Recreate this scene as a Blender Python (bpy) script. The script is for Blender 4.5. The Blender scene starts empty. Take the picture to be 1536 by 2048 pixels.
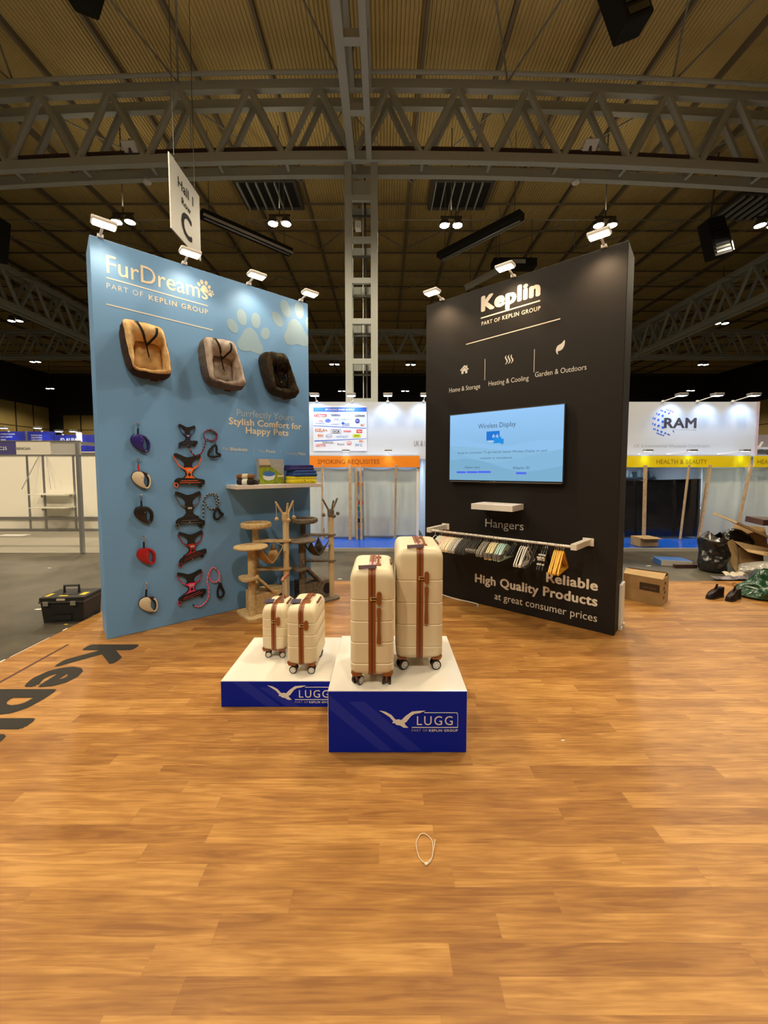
import bpy, bmesh, math, random
from mathutils import Vector, Matrix, noise
R = math.radians
PI = math.pi
random.seed(7)
SC = bpy.context.scene
COL = SC.collection

# ------------------------------------------------------------------ camera
cam = bpy.data.cameras.new('camera')
cam.sensor_width = 36.0
cam.lens = 769.0 / 2048.0 * 36.0
cam.shift_y = -38.0 / 2048.0
cam.clip_start = 0.05
cam.clip_end = 300
camo = bpy.data.objects.new('camera', cam)
COL.objects.link(camo)
camo.location = (0, 0, 1.74)
camo.rotation_euler = (R(90 - 3.46), 0, 0)
SC.camera = camo

# ------------------------------------------------------------------ world, exposure
w = bpy.data.worlds.new('world')
SC.world = w
w.use_nodes = True
bg = w.node_tree.nodes['Background']
bg.inputs[0].default_value = (1.0, 0.86, 0.66, 1)
bg.inputs[1].default_value = 0.012
SC.view_settings.view_transform = 'Standard'
SC.view_settings.look = 'None'
SC.view_settings.gamma = 1.0
SC.view_settings.use_curve_mapping = False
SC.view_settings.exposure = 0.0
SC.cycles.use_denoising = True
SC.cycles.max_bounces = 6
SC.cycles.diffuse_bounces = 4
SC.cycles.glossy_bounces = 3
SC.cycles.sample_clamp_indirect = 4.0

HALL_W = 2000.0          # each twin high-bay lamp of the hall
HALL_C = (1.0, 0.82, 0.56)
FLOOD_W = 13.0           # each warm flood on the two display walls
FLOOD_C = (1.0, 0.76, 0.48)
BOOTH_W = 30.0           # each cool flood on the booths behind
BOOTH_C = (0.52, 0.73, 1.0)

def spot(name, loc, target, watts, color, angle, blend=0.6, radius=0.08, parent=None):
    L = bpy.data.lights.new(name, 'SPOT')
    L.energy = watts; L.color = color; L.spot_size = R(angle); L.spot_blend = blend
    L.shadow_soft_size = radius
    o = bpy.data.objects.new(name, L)
    COL.objects.link(o)
    d = Vector(target) - Vector(loc)
    o.rotation_euler = d.to_track_quat('-Z', 'Y').to_euler()
    o.location = loc
    if parent is not None: o.parent = parent
    return o

# ------------------------------------------------------------------ materials
def lin(c):
    return tuple((x / 255 / 12.92) if x / 255 <= 0.04045 else ((x / 255 + 0.055) / 1.055) ** 2.4 for x in c)
MATS = {}
def mat(name, color, rough=0.5, metal=0.0, bump=0.0, scale=60.0, var=0.0, spec=0.5, emit=None, es=1.0, alpha=1.0, vscale=None, sheen=0.0, coat=0.0):
    """procedural surface: colour is linear; var mottles the colour, bump roughens the relief"""
    if name in MATS: return MATS[name]
    m = bpy.data.materials.new(name); m.use_nodes = True
    nt = m.node_tree; b = nt.nodes['Principled BSDF']
    b.inputs['Base Color'].default_value = (*color, 1)
    b.inputs['Roughness'].default_value = rough
    b.inputs['Metallic'].default_value = metal
    b.inputs['Specular IOR Level'].default_value = spec
    if sheen: b.inputs['Sheen Weight'].default_value = sheen
    if coat: b.inputs['Coat Weight'].default_value = coat; b.inputs['Coat Roughness'].default_value = 0.08
    if emit:
        b.inputs['Emission Color'].default_value = (*emit, 1)
        b.inputs['Emission Strength'].default_value = es
    if alpha < 1: b.inputs['Alpha'].default_value = alpha
    tc = nt.nodes.new('ShaderNodeTexCoord')
    if var:
        n = nt.nodes.new('ShaderNodeTexNoise'); n.inputs['Scale'].default_value = vscale or scale; n.inputs['Detail'].default_value = 5
        r = nt.nodes.new('ShaderNodeValToRGB')
        r.color_ramp.elements[0].position = 0.3; r.color_ramp.elements[1].position = 0.7
        r.color_ramp.elements[0].color = (*[c * (1 - var) for c in color], 1)
        r.color_ramp.elements[1].color = (*[min(1, c * (1 + var)) for c in color], 1)
        nt.links.new(tc.outputs['Object'], n.inputs['Vector'])
        nt.links.new(n.outputs['Fac'], r.inputs[0]); nt.links.new(r.outputs[0], b.inputs['Base Color'])
    if bump:
        n2 = nt.nodes.new('ShaderNodeTexNoise'); n2.inputs['Scale'].default_value = scale; n2.inputs['Detail'].default_value = 4
        bp = nt.nodes.new('ShaderNodeBump'); bp.inputs['Strength'].default_value = bump; bp.inputs['Distance'].default_value = 0.01
        nt.links.new(tc.outputs['Object'], n2.inputs['Vector'])
        nt.links.new(n2.outputs['Fac'], bp.inputs['Height']); nt.links.new(bp.outputs[0], b.inputs['Normal'])
    MATS[name] = m
    return m

def sheet_mat(name, color):
    m = bpy.data.materials.new(name); m.use_nodes = True
    nt = m.node_tree; N = nt.nodes
    out = N['Material Output']; N.remove(N['Principled BSDF'])
    d = N.new('ShaderNodeBsdfDiffuse'); t = N.new('ShaderNodeBsdfTranslucent'); x = N.new('ShaderNodeMixShader')
    tc = N.new('ShaderNodeTexCoord'); n = N.new('ShaderNodeTexNoise'); n.inputs['Scale'].default_value = 2.5; n.inputs['Detail'].default_value = 4
    r = N.new('ShaderNodeValToRGB'); r.color_ramp.elements[0].color = (*[c * .85 for c in color], 1); r.color_ramp.elements[1].color = (*color, 1)
    nt.links.new(tc.outputs['Object'], n.inputs['Vector']); nt.links.new(n.outputs['Fac'], r.inputs[0])
    for s in (d, t): nt.links.new(r.outputs[0], s.inputs['Color'])
    x.inputs[0].default_value = .55
    nt.links.new(d.outputs[0], x.inputs[1]); nt.links.new(t.outputs[0], x.inputs[2]); nt.links.new(x.outputs[0], out.inputs['Surface'])
    return m

def wood_floor_mat():
    m = bpy.data.materials.new('vinyl_wood'); m.use_nodes = True
    nt = m.node_tree; N = nt.nodes; Lk = nt.links.new
    b = N['Principled BSDF']
    def math_(op, a, c=None, v=None):
        n = N.new('ShaderNodeMath'); n.operation = op
        for i, x in enumerate((a, c)):
            if x is None: continue
            if isinstance(x, (int, float)): n.inputs[i].default_value = x
            else: Lk(x, n.inputs[i])
        return n.outputs[0]
    tc = N.new('ShaderNodeTexCoord'); sp = N.new('ShaderNodeSeparateXYZ'); Lk(tc.outputs['Object'], sp.inputs[0])
    X, Y = sp.outputs[0], sp.outputs[1]
    yr = math_('DIVIDE', math_('SUBTRACT', Y, 0.086), 0.0945)
    row = math_('FLOOR', yr)
    w1 = N.new('ShaderNodeTexWhiteNoise'); w1.noise_dimensions = '1D'; Lk(row, w1.inputs['W'])
    xs = math_('ADD', math_('DIVIDE', X, 1.076), math_('MULTIPLY', w1.outputs[0], 7.0))
    pid = math_('FLOOR', xs)
    cv = N.new('ShaderNodeCombineXYZ'); Lk(row, cv.inputs[0]); Lk(pid, cv.inputs[1])
    w2 = N.new('ShaderNodeTexWhiteNoise'); w2.noise_dimensions = '2D'; Lk(cv.outputs[0], w2.inputs['Vector'])
    # grain: noise stretched along the plank, offset for every plank
    g = N.new('ShaderNodeCombineXYZ')
    Lk(math_('ADD', math_('MULTIPLY', X, 2.2), math_('MULTIPLY', w2.outputs[0], 40.0)), g.inputs[0])
    Lk(math_('MULTIPLY', Y, 34.0), g.inputs[1]); Lk(math_('MULTIPLY', w2.outputs[0], 17.0), g.inputs[2])
    n1 = N.new('ShaderNodeTexNoise'); n1.inputs['Scale'].default_value = 1.0; n1.inputs['Detail'].default_value = 5; n1.inputs['Distortion'].default_value = 1.6
    Lk(g.outputs[0], n1.inputs['Vector'])
    g2 = N.new('ShaderNodeCombineXYZ')
    Lk(math_('MULTIPLY', X, 6.0), g2.inputs[0]); Lk(math_('MULTIPLY', Y, 150.0), g2.inputs[1]); Lk(math_('MULTIPLY', w2.outputs[0], 9.0), g2.inputs[2])
    n2 = N.new('ShaderNodeTexNoise'); n2.inputs['Scale'].default_value = 1.0; n2.inputs['Detail'].default_value = 3
    Lk(g2.outputs[0], n2.inputs['Vector'])
    g3 = N.new('ShaderNodeCombineXYZ')
    Lk(math_('ADD', math_('MULTIPLY', X, 3.2), math_('MULTIPLY', w2.outputs[0], 11.0)), g3.inputs[0]); Lk(math_('MULTIPLY', Y, 9.0), g3.inputs[1])
    n3 = N.new('ShaderNodeTexNoise'); n3.inputs['Scale'].default_value = 1.0; n3.inputs['Detail'].default_value = 3
    Lk(g3.outputs[0], n3.inputs['Vector'])
    f = math_('ADD', math_('MULTIPLY', n1.outputs[0], 0.50), math_('MULTIPLY', n2.outputs[0], 0.16))
    f = math_('ADD', f, math_('MULTIPLY', n3.outputs[0], 0.34))
    f = math_('ADD', f, math_('MULTIPLY', math_('SUBTRACT', w2.outputs[0], 0.5), 0.15))
    rp = N.new('ShaderNodeValToRGB'); Lk(f, rp.inputs[0])
    e = rp.color_ramp.elements
    e[0].position = 0.35; e[0].color = (0.205, 0.085, 0.020, 1)
    e[1].position = 0.66; e[1].color = (0.455, 0.240, 0.068, 1)
    k = e.new(0.50); k.color = (0.305, 0.142, 0.034, 1)
    # fine joint lines between planks
    fy = math_('FRACT', yr); fx = math_('FRACT', xs)
    jy = math_('MAXIMUM', math_('LESS_THAN', fy, 0.022), math_('GREATER_THAN', fy, 0.978))
    jx = math_('LESS_THAN', fx, 0.0028)
    jj = math_('MAXIMUM', jy, jx)
    mx = N.new('ShaderNodeMix'); mx.data_type = 'RGBA'
    Lk(math_('MULTIPLY', jj, 0.16), mx.inputs[0]); Lk(rp.outputs[0], mx.inputs[6]); mx.inputs[7].default_value = (0.16, 0.07, 0.02, 1)
    Lk(mx.outputs[2], b.inputs['Base Color'])
    b.inputs['Roughness'].default_value = 0.42
    b.inputs['Specular IOR Level'].default_value = 0.35
    return m

def stained_floor_mat():
    m = bpy.data.materials.new('hall_floor'); m.use_nodes = True
    nt = m.node_tree; b = nt.nodes['Principled BSDF']
    tc = nt.nodes.new('ShaderNodeTexCoord')
    a = nt.nodes.new('ShaderNodeTexNoise'); a.inputs['Scale'].default_value = 0.9; a.inputs['Detail'].default_value = 8; a.inputs['Roughness'].default_value = 0.65
    nt.links.new(tc.outputs['Object'], a.inputs['Vector'])
    r = nt.nodes.new('ShaderNodeValToRGB')
    r.color_ramp.elements[0].position = 0.38; r.color_ramp.elements[0].color = (0.034, 0.030, 0.022, 1)
    r.color_ramp.elements[1].position = 0.75; r.color_ramp.elements[1].color = (0.115, 0.10, 0.068, 1)
    nt.links.new(a.outputs[0], r.inputs[0]); nt.links.new(r.outputs[0], b.inputs['Base Color'])
    b.inputs['Roughness'].default_value = 0.45
    return m

def blotch_mat(name, c0, c1, scale, rough=0.9, bump=0.4, lo=0.35, hi=0.65):
    if name in MATS: return MATS[name]
    m = bpy.data.materials.new(name); m.use_nodes = True
    nt = m.node_tree; b = nt.nodes['Principled BSDF']
    tc = nt.nodes.new('ShaderNodeTexCoord')
    a = nt.nodes.new('ShaderNodeTexNoise'); a.inputs['Scale'].default_value = scale; a.inputs['Detail'].default_value = 4
    nt.links.new(tc.outputs['Object'], a.inputs['Vector'])
    r = nt.nodes.new('ShaderNodeValToRGB')
    r.color_ramp.elements[0].position = lo; r.color_ramp.elements[0].color = (*c0, 1)
    r.color_ramp.elements[1].position = hi; r.color_ramp.elements[1].color = (*c1, 1)
    nt.links.new(a.outputs[0], r.inputs[0]); nt.links.new(r.outputs[0], b.inputs['Base Color'])
    b.inputs['Roughness'].default_value = rough
    b.inputs['Specular IOR Level'].default_value = 0.25
    if bump:
        bp = nt.nodes.new('ShaderNodeBump'); bp.inputs['Strength'].default_value = bump; bp.inputs['Distance'].default_value = 0.01
        nt.links.new(a.outputs[0], bp.inputs['Height']); nt.links.new(bp.outputs[0], b.inputs['Normal'])
    MATS[name] = m
    return m

# ------------------------------------------------------------------ mesh helpers
class M:
    def __init__(s): s.v = []; s.f = []; s.mi = []
    def add(s, vs, fs, mi=0):
        n = len(s.v); s.v += [tuple(v) for v in vs]
        s.f += [tuple(i + n for i in f) for f in fs]; s.mi += [mi] * len(fs)
        return s
    def box(s, x0, x1, y0, y1, z0, z1, bev=0.0, seg=2, mi=0, mtx=None):
        bm = bmesh.new(); bmesh.ops.create_cube(bm, size=1)
        for v in bm.verts:
            v.co = Vector(((x0 + x1) / 2 + v.co.x * (x1 - x0), (y0 + y1) / 2 + v.co.y * (y1 - y0), (z0 + z1) / 2 + v.co.z * (z1 - z0)))
        if bev: bmesh.ops.bevel(bm, geom=bm.edges[:], offset=bev, segments=seg, affect='EDGES', profile=0.6)
        return s.bm(bm, mi, mtx)
    def bm(s, bm, mi=0, mtx=None):
        bm.verts.index_update()
        vs = [(mtx @ v.co) if mtx is not None else v.co.copy() for v in bm.verts]
        fs = [tuple(v.index for v in f.verts) for f in bm.faces]
        bm.free()
        return s.add(vs, fs, mi)
    def prism(s, poly, y0, y1, mi=0):
        """polygon in the local xz plane, pushed along y"""
        n = len(poly)
        a = sum(poly[i][0] * poly[(i + 1) % n][1] - poly[(i + 1) % n][0] * poly[i][1] for i in range(n))
        if a < 0: poly = poly[::-1]
        vs = [(p[0], y0, p[1]) for p in poly] + [(p[0], y1, p[1]) for p in poly]
        fs = [tuple(range(n)), tuple(range(2 * n - 1, n - 1, -1))]
        fs += [(i, n + i, n + (i + 1) % n, (i + 1) % n) for i in range(n)]
        return s.add(vs, fs, mi)
    def flat(s, poly, z0, z1, mi=0):
        """polygon in the xy plane, pushed along z"""
        n = len(poly)
        a = sum(poly[i][0] * poly[(i + 1) % n][1] - poly[(i + 1) % n][0] * poly[i][1] for i in range(n))
        if a < 0: poly = poly[::-1]
        vs = [(p[0], p[1], z0) for p in poly] + [(p[0], p[1], z1) for p in poly]
        fs = [tuple(range(n - 1, -1, -1)), tuple(range(n, 2 * n))]
        fs += [(i, (i + 1) % n, n + (i + 1) % n, n + i) for i in range(n)]
        return s.add(vs, fs, mi)
    def ring(s, outer, inner, y0, y1, mi=0):
        """frame between two outlines of equal length (xz plane), pushed along y"""
        n = len(outer)
        vs = [(p[0], y, p[1]) for y in (y0, y1) for q in (outer, inner) for p in q]
        fs = []
        for i in range(n):
            j = (i + 1) % n
            fs += [(i, j, n + j, n + i), (2 * n + j, 2 * n + i, 3 * n + i, 3 * n + j), (i, 2 * n + i, 2 * n + j, j), (n + j, 3 * n + j, 3 * n + i, n + i)]
        return s.add(vs, fs, mi)
    def tube(s, pts, r, n=8, closed=False, mi=0, alt=None, sx=1.0):
        """tube along points; r a number or a list; alt = (every, material) stripes rings"""
        pts = [Vector(p) for p in pts]; k = len(pts)
        rs = r if isinstance(r, (list, tuple)) else [r] * k
        vs = []; up = None
        for i, p in enumerate(pts):
            a = pts[(i - 1) % k] if (closed or i) else p
            c = pts[(i + 1) % k] if (closed or i < k - 1) else p
            t = (c - a)
            t = t.normalized() if t.length > 1e-9 else Vector((0, 0, 1))
            if up is None:
                up = Vector((0, 0, 1)) if abs(t.z) < 0.9 else Vector((0, 1, 0))
            u = (up - t * up.dot(t))
            u = u.normalized() if u.length > 1e-6 else t.orthogonal().normalized()
            w_ = t.cross(u); up = u
            for j in range(n):
                an = 2 * PI * j / n
                vs.append(p + (u * math.cos(an) + w_ * math.sin(an) * sx) * rs[i])
        base = len(s.v); s.v += [tuple(v) for v in vs]
        for i in range(k if closed else k - 1):
            i2 = (i + 1) % k
            m_ = mi if not alt or (i // alt[0]) % 2 == 0 else alt[1]
            for j in range(n):
                j2 = (j + 1) % n
                s.f.append((base + i * n + j, base + i * n + j2, base + i2 * n + j2, base + i2 * n + j)); s.mi.append(m_)
        if not closed:
            s.f.append(tuple(base + j for j in range(n - 1, -1, -1))); s.mi.append(mi)
            s.f.append(tuple(base + (k - 1) * n + j for j in range(n))); s.mi.append(mi)
        return s
    def cyl(s, p0, p1, r, n=12, r1=None, mi=0):
        return s.tube([p0, p1], [r, r if r1 is None else r1], n, mi=mi)
    def lathe(s, prof, n=24, c=(0, 0, 0), mi=0):
        k = len(prof)
        vs = [(c[0] + r * math.cos(2 * PI * j / n), c[1] + r * math.sin(2 * PI * j / n), c[2] + z) for r, z in prof for j in range(n)]
        fs = [(i * n + j, i * n + (j + 1) % n, (i + 1) * n + (j + 1) % n, (i + 1) * n + j) for i in range(k - 1) for j in range(n)]
        fs += [tuple(range(n - 1, -1, -1)), tuple((k - 1) * n + j for j in range(n))]
        return s.add(vs, fs, mi)
    def ball(s, c, r, n=12, sc=(1, 1, 1), mi=0):
        bm = bmesh.new(); bmesh.ops.create_uvsphere(bm, u_segments=n, v_segments=max(6, n // 2 + 2), radius=r)
        for v in bm.verts: v.co = Vector((c[0] + v.co.x * sc[0], c[1] + v.co.y * sc[1], c[2] + v.co.z * sc[2]))
        return s.bm(bm, mi)
    def grid(s, fn, nu, nv, mi=0, closed_u=False):
        vs = [fn(i / (nu if closed_u else nu - 1), j / (nv - 1)) for j in range(nv) for i in range(nu)]
        fs = [(j * nu + i, j * nu + (i + 1) % nu, (j + 1) * nu + (i + 1) % nu, (j + 1) * nu + i) for j in range(nv - 1) for i in range(nu if closed_u else nu - 1)]
        return s.add(vs, fs, mi)
    def loft(s, rings, mi=0, cap=True):
        n = len(rings[0])
        vs = [p for r in rings for p in r]
        fs = [(i * n + j, i * n + (j + 1) % n, (i + 1) * n + (j + 1) % n, (i + 1) * n + j) for i in range(len(rings) - 1) for j in range(n)]
        if cap: fs += [tuple(range(n - 1, -1, -1)), tuple((len(rings) - 1) * n + j for j in range(n))]
        return s.add(vs, fs, mi)
    def shift(s, d):
        s.v = [(v[0] + d[0], v[1] + d[1], v[2] + d[2]) for v in s.v]; return s
    def xf(s, mtx):
        s.v = [tuple(mtx @ Vector(v)) for v in s.v]; return s

def fix_normals(me):
    bm = bmesh.new(); bm.from_mesh(me)
    bmesh.ops.recalc_face_normals(bm, faces=bm.faces[:])
    bm.to_mesh(me); bm.free()

def obj(name, m, mats, parent=None, smooth=False, label=None, loc=None, angle=40):
    me = bpy.data.meshes.new(name)
    me.from_pydata(m.v, [], m.f)
    if not isinstance(mats, (list, tuple)): mats = [mats]
    for x in mats: me.materials.append(x)
    if len(mats) > 1: me.polygons.foreach_set('material_index', m.mi)
    me.update(); fix_normals(me)
    if smooth:
        me.polygons.foreach_set('use_smooth', [True] * len(me.polygons))
        try: me.set_sharp_from_angle(angle=R(angle))
        except Exception: pass
    o = bpy.data.objects.new(name, me)
    COL.objects.link(o)
    if parent is not None: o.parent = parent
    if label: o['label'] = label
    if loc: o.location = loc
    return o

def thing(name, label, cat, loc=(0, 0, 0), rotz=0.0, group=None):
    o = bpy.data.objects.new(name, None); COL.objects.link(o)
    o.empty_display_size = 0.05
    o.location = loc; o.rotation_euler = (0, 0, rotz)
    o['label'] = label; o['category'] = cat
    if group: o['group'] = group
    return o
def tag(o, label, cat, group=None, kind=None):
    o['label'] = label; o['category'] = cat
    if group: o['group'] = group
    if kind: o['kind'] = kind
    return o
def struct(o, label=None):
    o['kind'] = 'structure'
    if label: o['label'] = label
    return o
def sroot(name, label, loc=(0, 0, 0), rotz=0.0):
    o = bpy.data.objects.new(name, None); COL.objects.link(o)
    o.location = loc; o.rotation_euler = (0, 0, rotz); o['kind'] = 'structure'; o['label'] = label
    return o
def dup(root, loc, rotz=None, label=None, group=None):
    r = root.copy(); COL.objects.link(r); r.location = loc
    if rotz is not None: r.rotation_euler = (0, 0, rotz)
    if label: r['label'] = label
    if group: r['group'] = group
    for ch in list(root.children):
        c = ch.copy(); COL.objects.link(c); c.parent = r
        for g in list(ch.children):
            d = g.copy(); COL.objects.link(d); d.parent = c
    return r

def text_raw(s, bold=0.0, spacing=1.0, thick=0.002, shear=0.0):
    c = bpy.data.curves.new('t', 'FONT'); c.body = s; c.space_character = spacing + bold * 1.3; c.shear = shear
    c.fill_mode = 'FRONT'; c.resolution_u = 3
    o = bpy.data.objects.new('t', c); COL.objects.link(o)
    dg = bpy.context.evaluated_depsgraph_get(); dg.update()
    me = bpy.data.meshes.new_from_object(o.evaluated_get(dg))
    v = [tuple(x.co) for x in me.vertices]; f = [tuple(p.vertices) for p in me.polygons]
    bpy.data.objects.remove(o); bpy.data.curves.remove(c); bpy.data.meshes.remove(me)
    if bold:      # heavier strokes: the outline laid down again all round itself
        n = len(v); v0, f0 = v, f; v, f = [], []
        for i in range(8):
            a = 2 * PI * i / 8; dx, dz = bold * .8 * math.cos(a), bold * .62 * math.sin(a)
            v += [(p[0] + dx, p[1] + dz, i * .00012) for p in v0]; f += [tuple(k + n * i for k in q) for q in f0]
    return v, f
CAP = None
def text(s, parent, m, x0, x1, z0, cap, y=-0.002, bold=0.0, spacing=1.0, name='lettering', fit=None, shear=0.0, label=None, into=None, mi=0):
    """lettering in the local xz plane facing -y, between x0 and x1, baseline z0, capital height cap"""
    global CAP
    if CAP is None:
        hv, _ = text_raw('H'); CAP = max(p[1] for p in hv)
    v, f = text_raw(s, bold, spacing, shear=shear)
    xs = [p[0] for p in v]; a, b_ = min(xs), max(xs)
    if fit:
        fv, _ = text_raw(fit, bold, spacing); b2 = max(p[0] for p in fv); k = (x1 - x0) / (b2 - a)
    else:
        k = (x1 - x0) / (b_ - a)
    q = cap / CAP
    vs = [(x0 + (p[0] - a) * k, y - p[2], z0 + p[1] * q) for p in v]
    mm = into or M()
    mm.add(vs, f, mi)
    if into is not None: return None
    me = bpy.data.meshes.new(name); me.from_pydata(mm.v, [], mm.f); me.materials.append(m); me.update()
    o = bpy.data.objects.new(name, me); COL.objects.link(o)
    if parent is not None: o.parent = parent
    if label: o['label'] = label
    return o

def rrect(w_, h_, r, k=4, cx=0.0, cz=0.0):
    pts = []
    for qx, qz, a0 in ((1, 1, 0), (-1, 1, 90), (-1, -1, 180), (1, -1, 270)):
        for i in range(k + 1):
            a = R(a0 + 90 * i / k)
            pts.append((cx + qx * (w_ / 2 - r) + r * math.cos(a), cz + qz * (h_ / 2 - r) + r * math.sin(a)))
    return pts
def ell(cx, cz, a, b, rot=0.0, n=20):
    c, s = math.cos(rot), math.sin(rot)
    return [(cx + a * math.cos(t) * c - b * math.sin(t) * s, cz + a * math.cos(t) * s + b * math.sin(t) * c) for t in [2 * PI * i / n for i in range(n)]]
def spline(P, n=6, closed=False):
    P = [Vector(p) for p in P]; k = len(P); out = []
    rng = range(k) if closed else range(k - 1)
    for i in rng:
        p0 = P[(i - 1) % k] if closed or i > 0 else P[0]
        p1 = P[i]; p2 = P[(i + 1) % k]
        p3 = P[(i + 2) % k] if closed or i + 2 < k else P[-1]
        for j in range(n):
            t = j / n
            out.append(0.5 * ((2 * p1) + (p2 - p0) * t + (2 * p0 - 5 * p1 + 4 * p2 - p3) * t * t + (3 * p1 - p0 - 3 * p2 + p3) * t ** 3))
    if not closed: out.append(P[-1])
    return out
def spline2(P, n=6, closed=True):
    return [(p.x, p.z) for p in spline([(a, 0, b) for a, b in P], n, closed)]
def wob(p, amp, sc):
    n = noise.noise_vector(Vector(p) * sc)
    return (p[0] + n.x * amp, p[1] + n.y * amp, p[2] + n.z * amp)

# frames of the two display walls: x along the wall, y into it, z up
AB, AK = R(40.777), R(-39.7455)
B0, K0 = Vector((-2.8373, 3.8415, 0)), Vector((0.5853, 5.4509, 0))
WLEN, WHGT, WTHK = 2.376, 4.0, 0.43
def wb(u, d=0.0, z=0.0): return B0 + Vector((math.cos(AB), math.sin(AB), 0)) * u + Vector((math.sin(AB), -math.cos(AB), 0)) * d + Vector((0, 0, z))
def wk(u, d=0.0, z=0.0): return K0 + Vector((math.cos(AK), math.sin(AK), 0)) * u + Vector((math.sin(AK), -math.cos(AK), 0)) * d + Vector((0, 0, z))

# ------------------------------------------------------------------ shared materials
steel = mat('painted_steel', (0.44, 0.47, 0.45), 0.55)
steel_dk = mat('dark_steel', (0.07, 0.065, 0.055), 0.6)
deck_m = mat('roof_deck', (0.44, 0.33, 0.13), 0.7, var=0.12, vscale=0.5)
black_pl = mat('black_plastic', (0.012, 0.012, 0.013), 0.42)
black_mt = mat('black_matt', (0.008, 0.008, 0.008), 0.8)
chrome = mat('chrome', (0.75, 0.75, 0.75), 0.16, 1.0)
alu = mat('aluminium', (0.42, 0.42, 0.43), 0.38, 0.8)
white_pl = mat('white_plastic', (0.78, 0.78, 0.78), 0.35)
white_mt = mat('white_matt', (0.74, 0.74, 0.72), 0.7)
lamp_warm = mat('lamp_glass_warm', (1, 0.9, 0.75), 0.3, emit=(1.0, 0.80, 0.55), es=14)
lamp_cool = mat('lamp_glass_cool', (0.9, 0.95, 1), 0.3, emit=(0.85, 0.93, 1.0), es=10)
lamp_hall = mat('high_bay_glass', (1, 0.95, 0.85), 0.3, emit=(1.0, 0.90, 0.72), es=60)
timber = mat('raw_timber', (0.46, 0.33, 0.19), 0.7, var=0.2, scale=12, bump=0.1)
cardb = mat('cardboard', (0.42, 0.28, 0.13), 0.85, var=0.12, scale=9)

# ------------------------------------------------------------------ hall shell
HX, HY0, HY1, HZ = 44.5, -14.0, 52.0, 14.5
m = M().box(-HX, HX, HY0, HY1, -0.25, -0.02); struct(obj('floor', m, stained_floor_mat()), 'dark grey stained hall floor')
m = M().box(-3.475, 7.6, -3.0, 5.93, -0.019, 0.0); struct(obj('vinyl_flooring', m, wood_floor_mat()), 'wood plank patterned vinyl floor of the stand')
# white edging tape left of the stand floor
m = M()
for y0, y1, dx in ((3.30, 3.46, 0), (3.50, 3.93, 0.01), (4.10, 4.16, 0), (4.45, 4.56, 0.01)):
    m.box(-3.515 + dx, -3.478, y0, y1, -0.0195, -0.012)
struct(obj('trim_1', m, white_mt), 'torn white tape along the edge of the wood floor')
# corrugated roof deck, ribs along the hall
m = M(); P = 0.12; n = int(2 * HX / P); vs = []; k = 0
for i in range(n):
    x = -HX + i * P
    for dx, dz in ((0, 0), (0.06, 0), (0.075, 0.04), (0.105, 0.04)): vs.append((x + dx, dz))
vs = [(a, HY0, HZ + b) for a, b in vs] + [(a, HY1, HZ + b) for a, b in vs]
h = len(vs) // 2
m.add(vs, [(i, i + 1, h + i + 1, h + i) for i in range(h - 1)])
struct(obj('ceiling', m, deck_m), 'corrugated mustard coloured roof deck')
m = M().box(-HX, HX, HY0, HY1, HZ + 0.1, HZ + 0.2); struct(obj('ceiling_cover', m, steel_dk))
wall_dk = mat('hall_wall_dark', (0.022, 0.020, 0.016), 0.8)
wall_pn = mat('hall_wall_panel', (0.36, 0.27, 0.09), 0.6, var=0.06, vscale=0.6)
for nm, a in (('wall_back', (-HX, HX, HY1, HY1 + .2)), ('wall_front', (-HX, HX, HY0 - .2, HY0)), ('wall_left', (-HX - .2, -HX, HY0, HY1)), ('wall_right', (HX, HX + .2, HY0, HY1))):
    struct(obj(nm, M().box(*a, -0.2, HZ + .1), wall_dk), 'dark outer wall of the hall')
def wall_panels(name, pts, lab):
    m = M()
    for b in pts: m.box(*b)
    struct(obj(name, m, wall_pn), lab)
pl = []
for i in range(16):
    y = HY1 - 0.5 - i * 2.35
    for z0, z1 in ((0.1, 3.5), (3.6, 7.0), (7.1, 9.9)): pl.append((-HX, -HX + .06, y - 2.15, y, z0, z1))
wall_panels('wall_left_panel', pl, 'mustard wall panels between dark uprights')
pl = []; pr = []
for i in range(36):
    x = -HX + 1.6 + i * 2.4
    for z0, z1 in ((0.1, 3.5), (3.6, 7.0), (7.1, 9.0)): pl.append((x, x + 2.2, HY1 - .06, HY1, z0, z1))
wall_panels('wall_back_panel', pl, 'mustard wall panels at the far end')
for i in range(16):
    y = HY1 - 0.5 - i * 2.35
    for z0, z1 in ((0.1, 3.5), (3.6, 7.0), (7.1, 9.9)): pr.append((HX - .06, HX, y - 2.15, y, z0, z1))
wall_panels('wall_right_panel', pr, 'mustard wall panels on the right side')

purlin_m = mat('purlin_brown', (0.15, 0.12, 0.08), 0.7)
# roof purlins along the hall and cross rails
for i in range(-14, 16):
    x = -1.2 + 2.4 * i
    struct(obj('roof_beam', M().box(x - .05, x + .05, HY0, HY1, HZ - .20, HZ - .005), purlin_m))
for i in range(18):
    y = 16.9 + 2.05 * i
    if y < HY1: struct(obj('ceiling_rail', M().box(-HX, HX, y - .035, y + .035, HZ - .27, HZ - .202), purlin_m))

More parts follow.
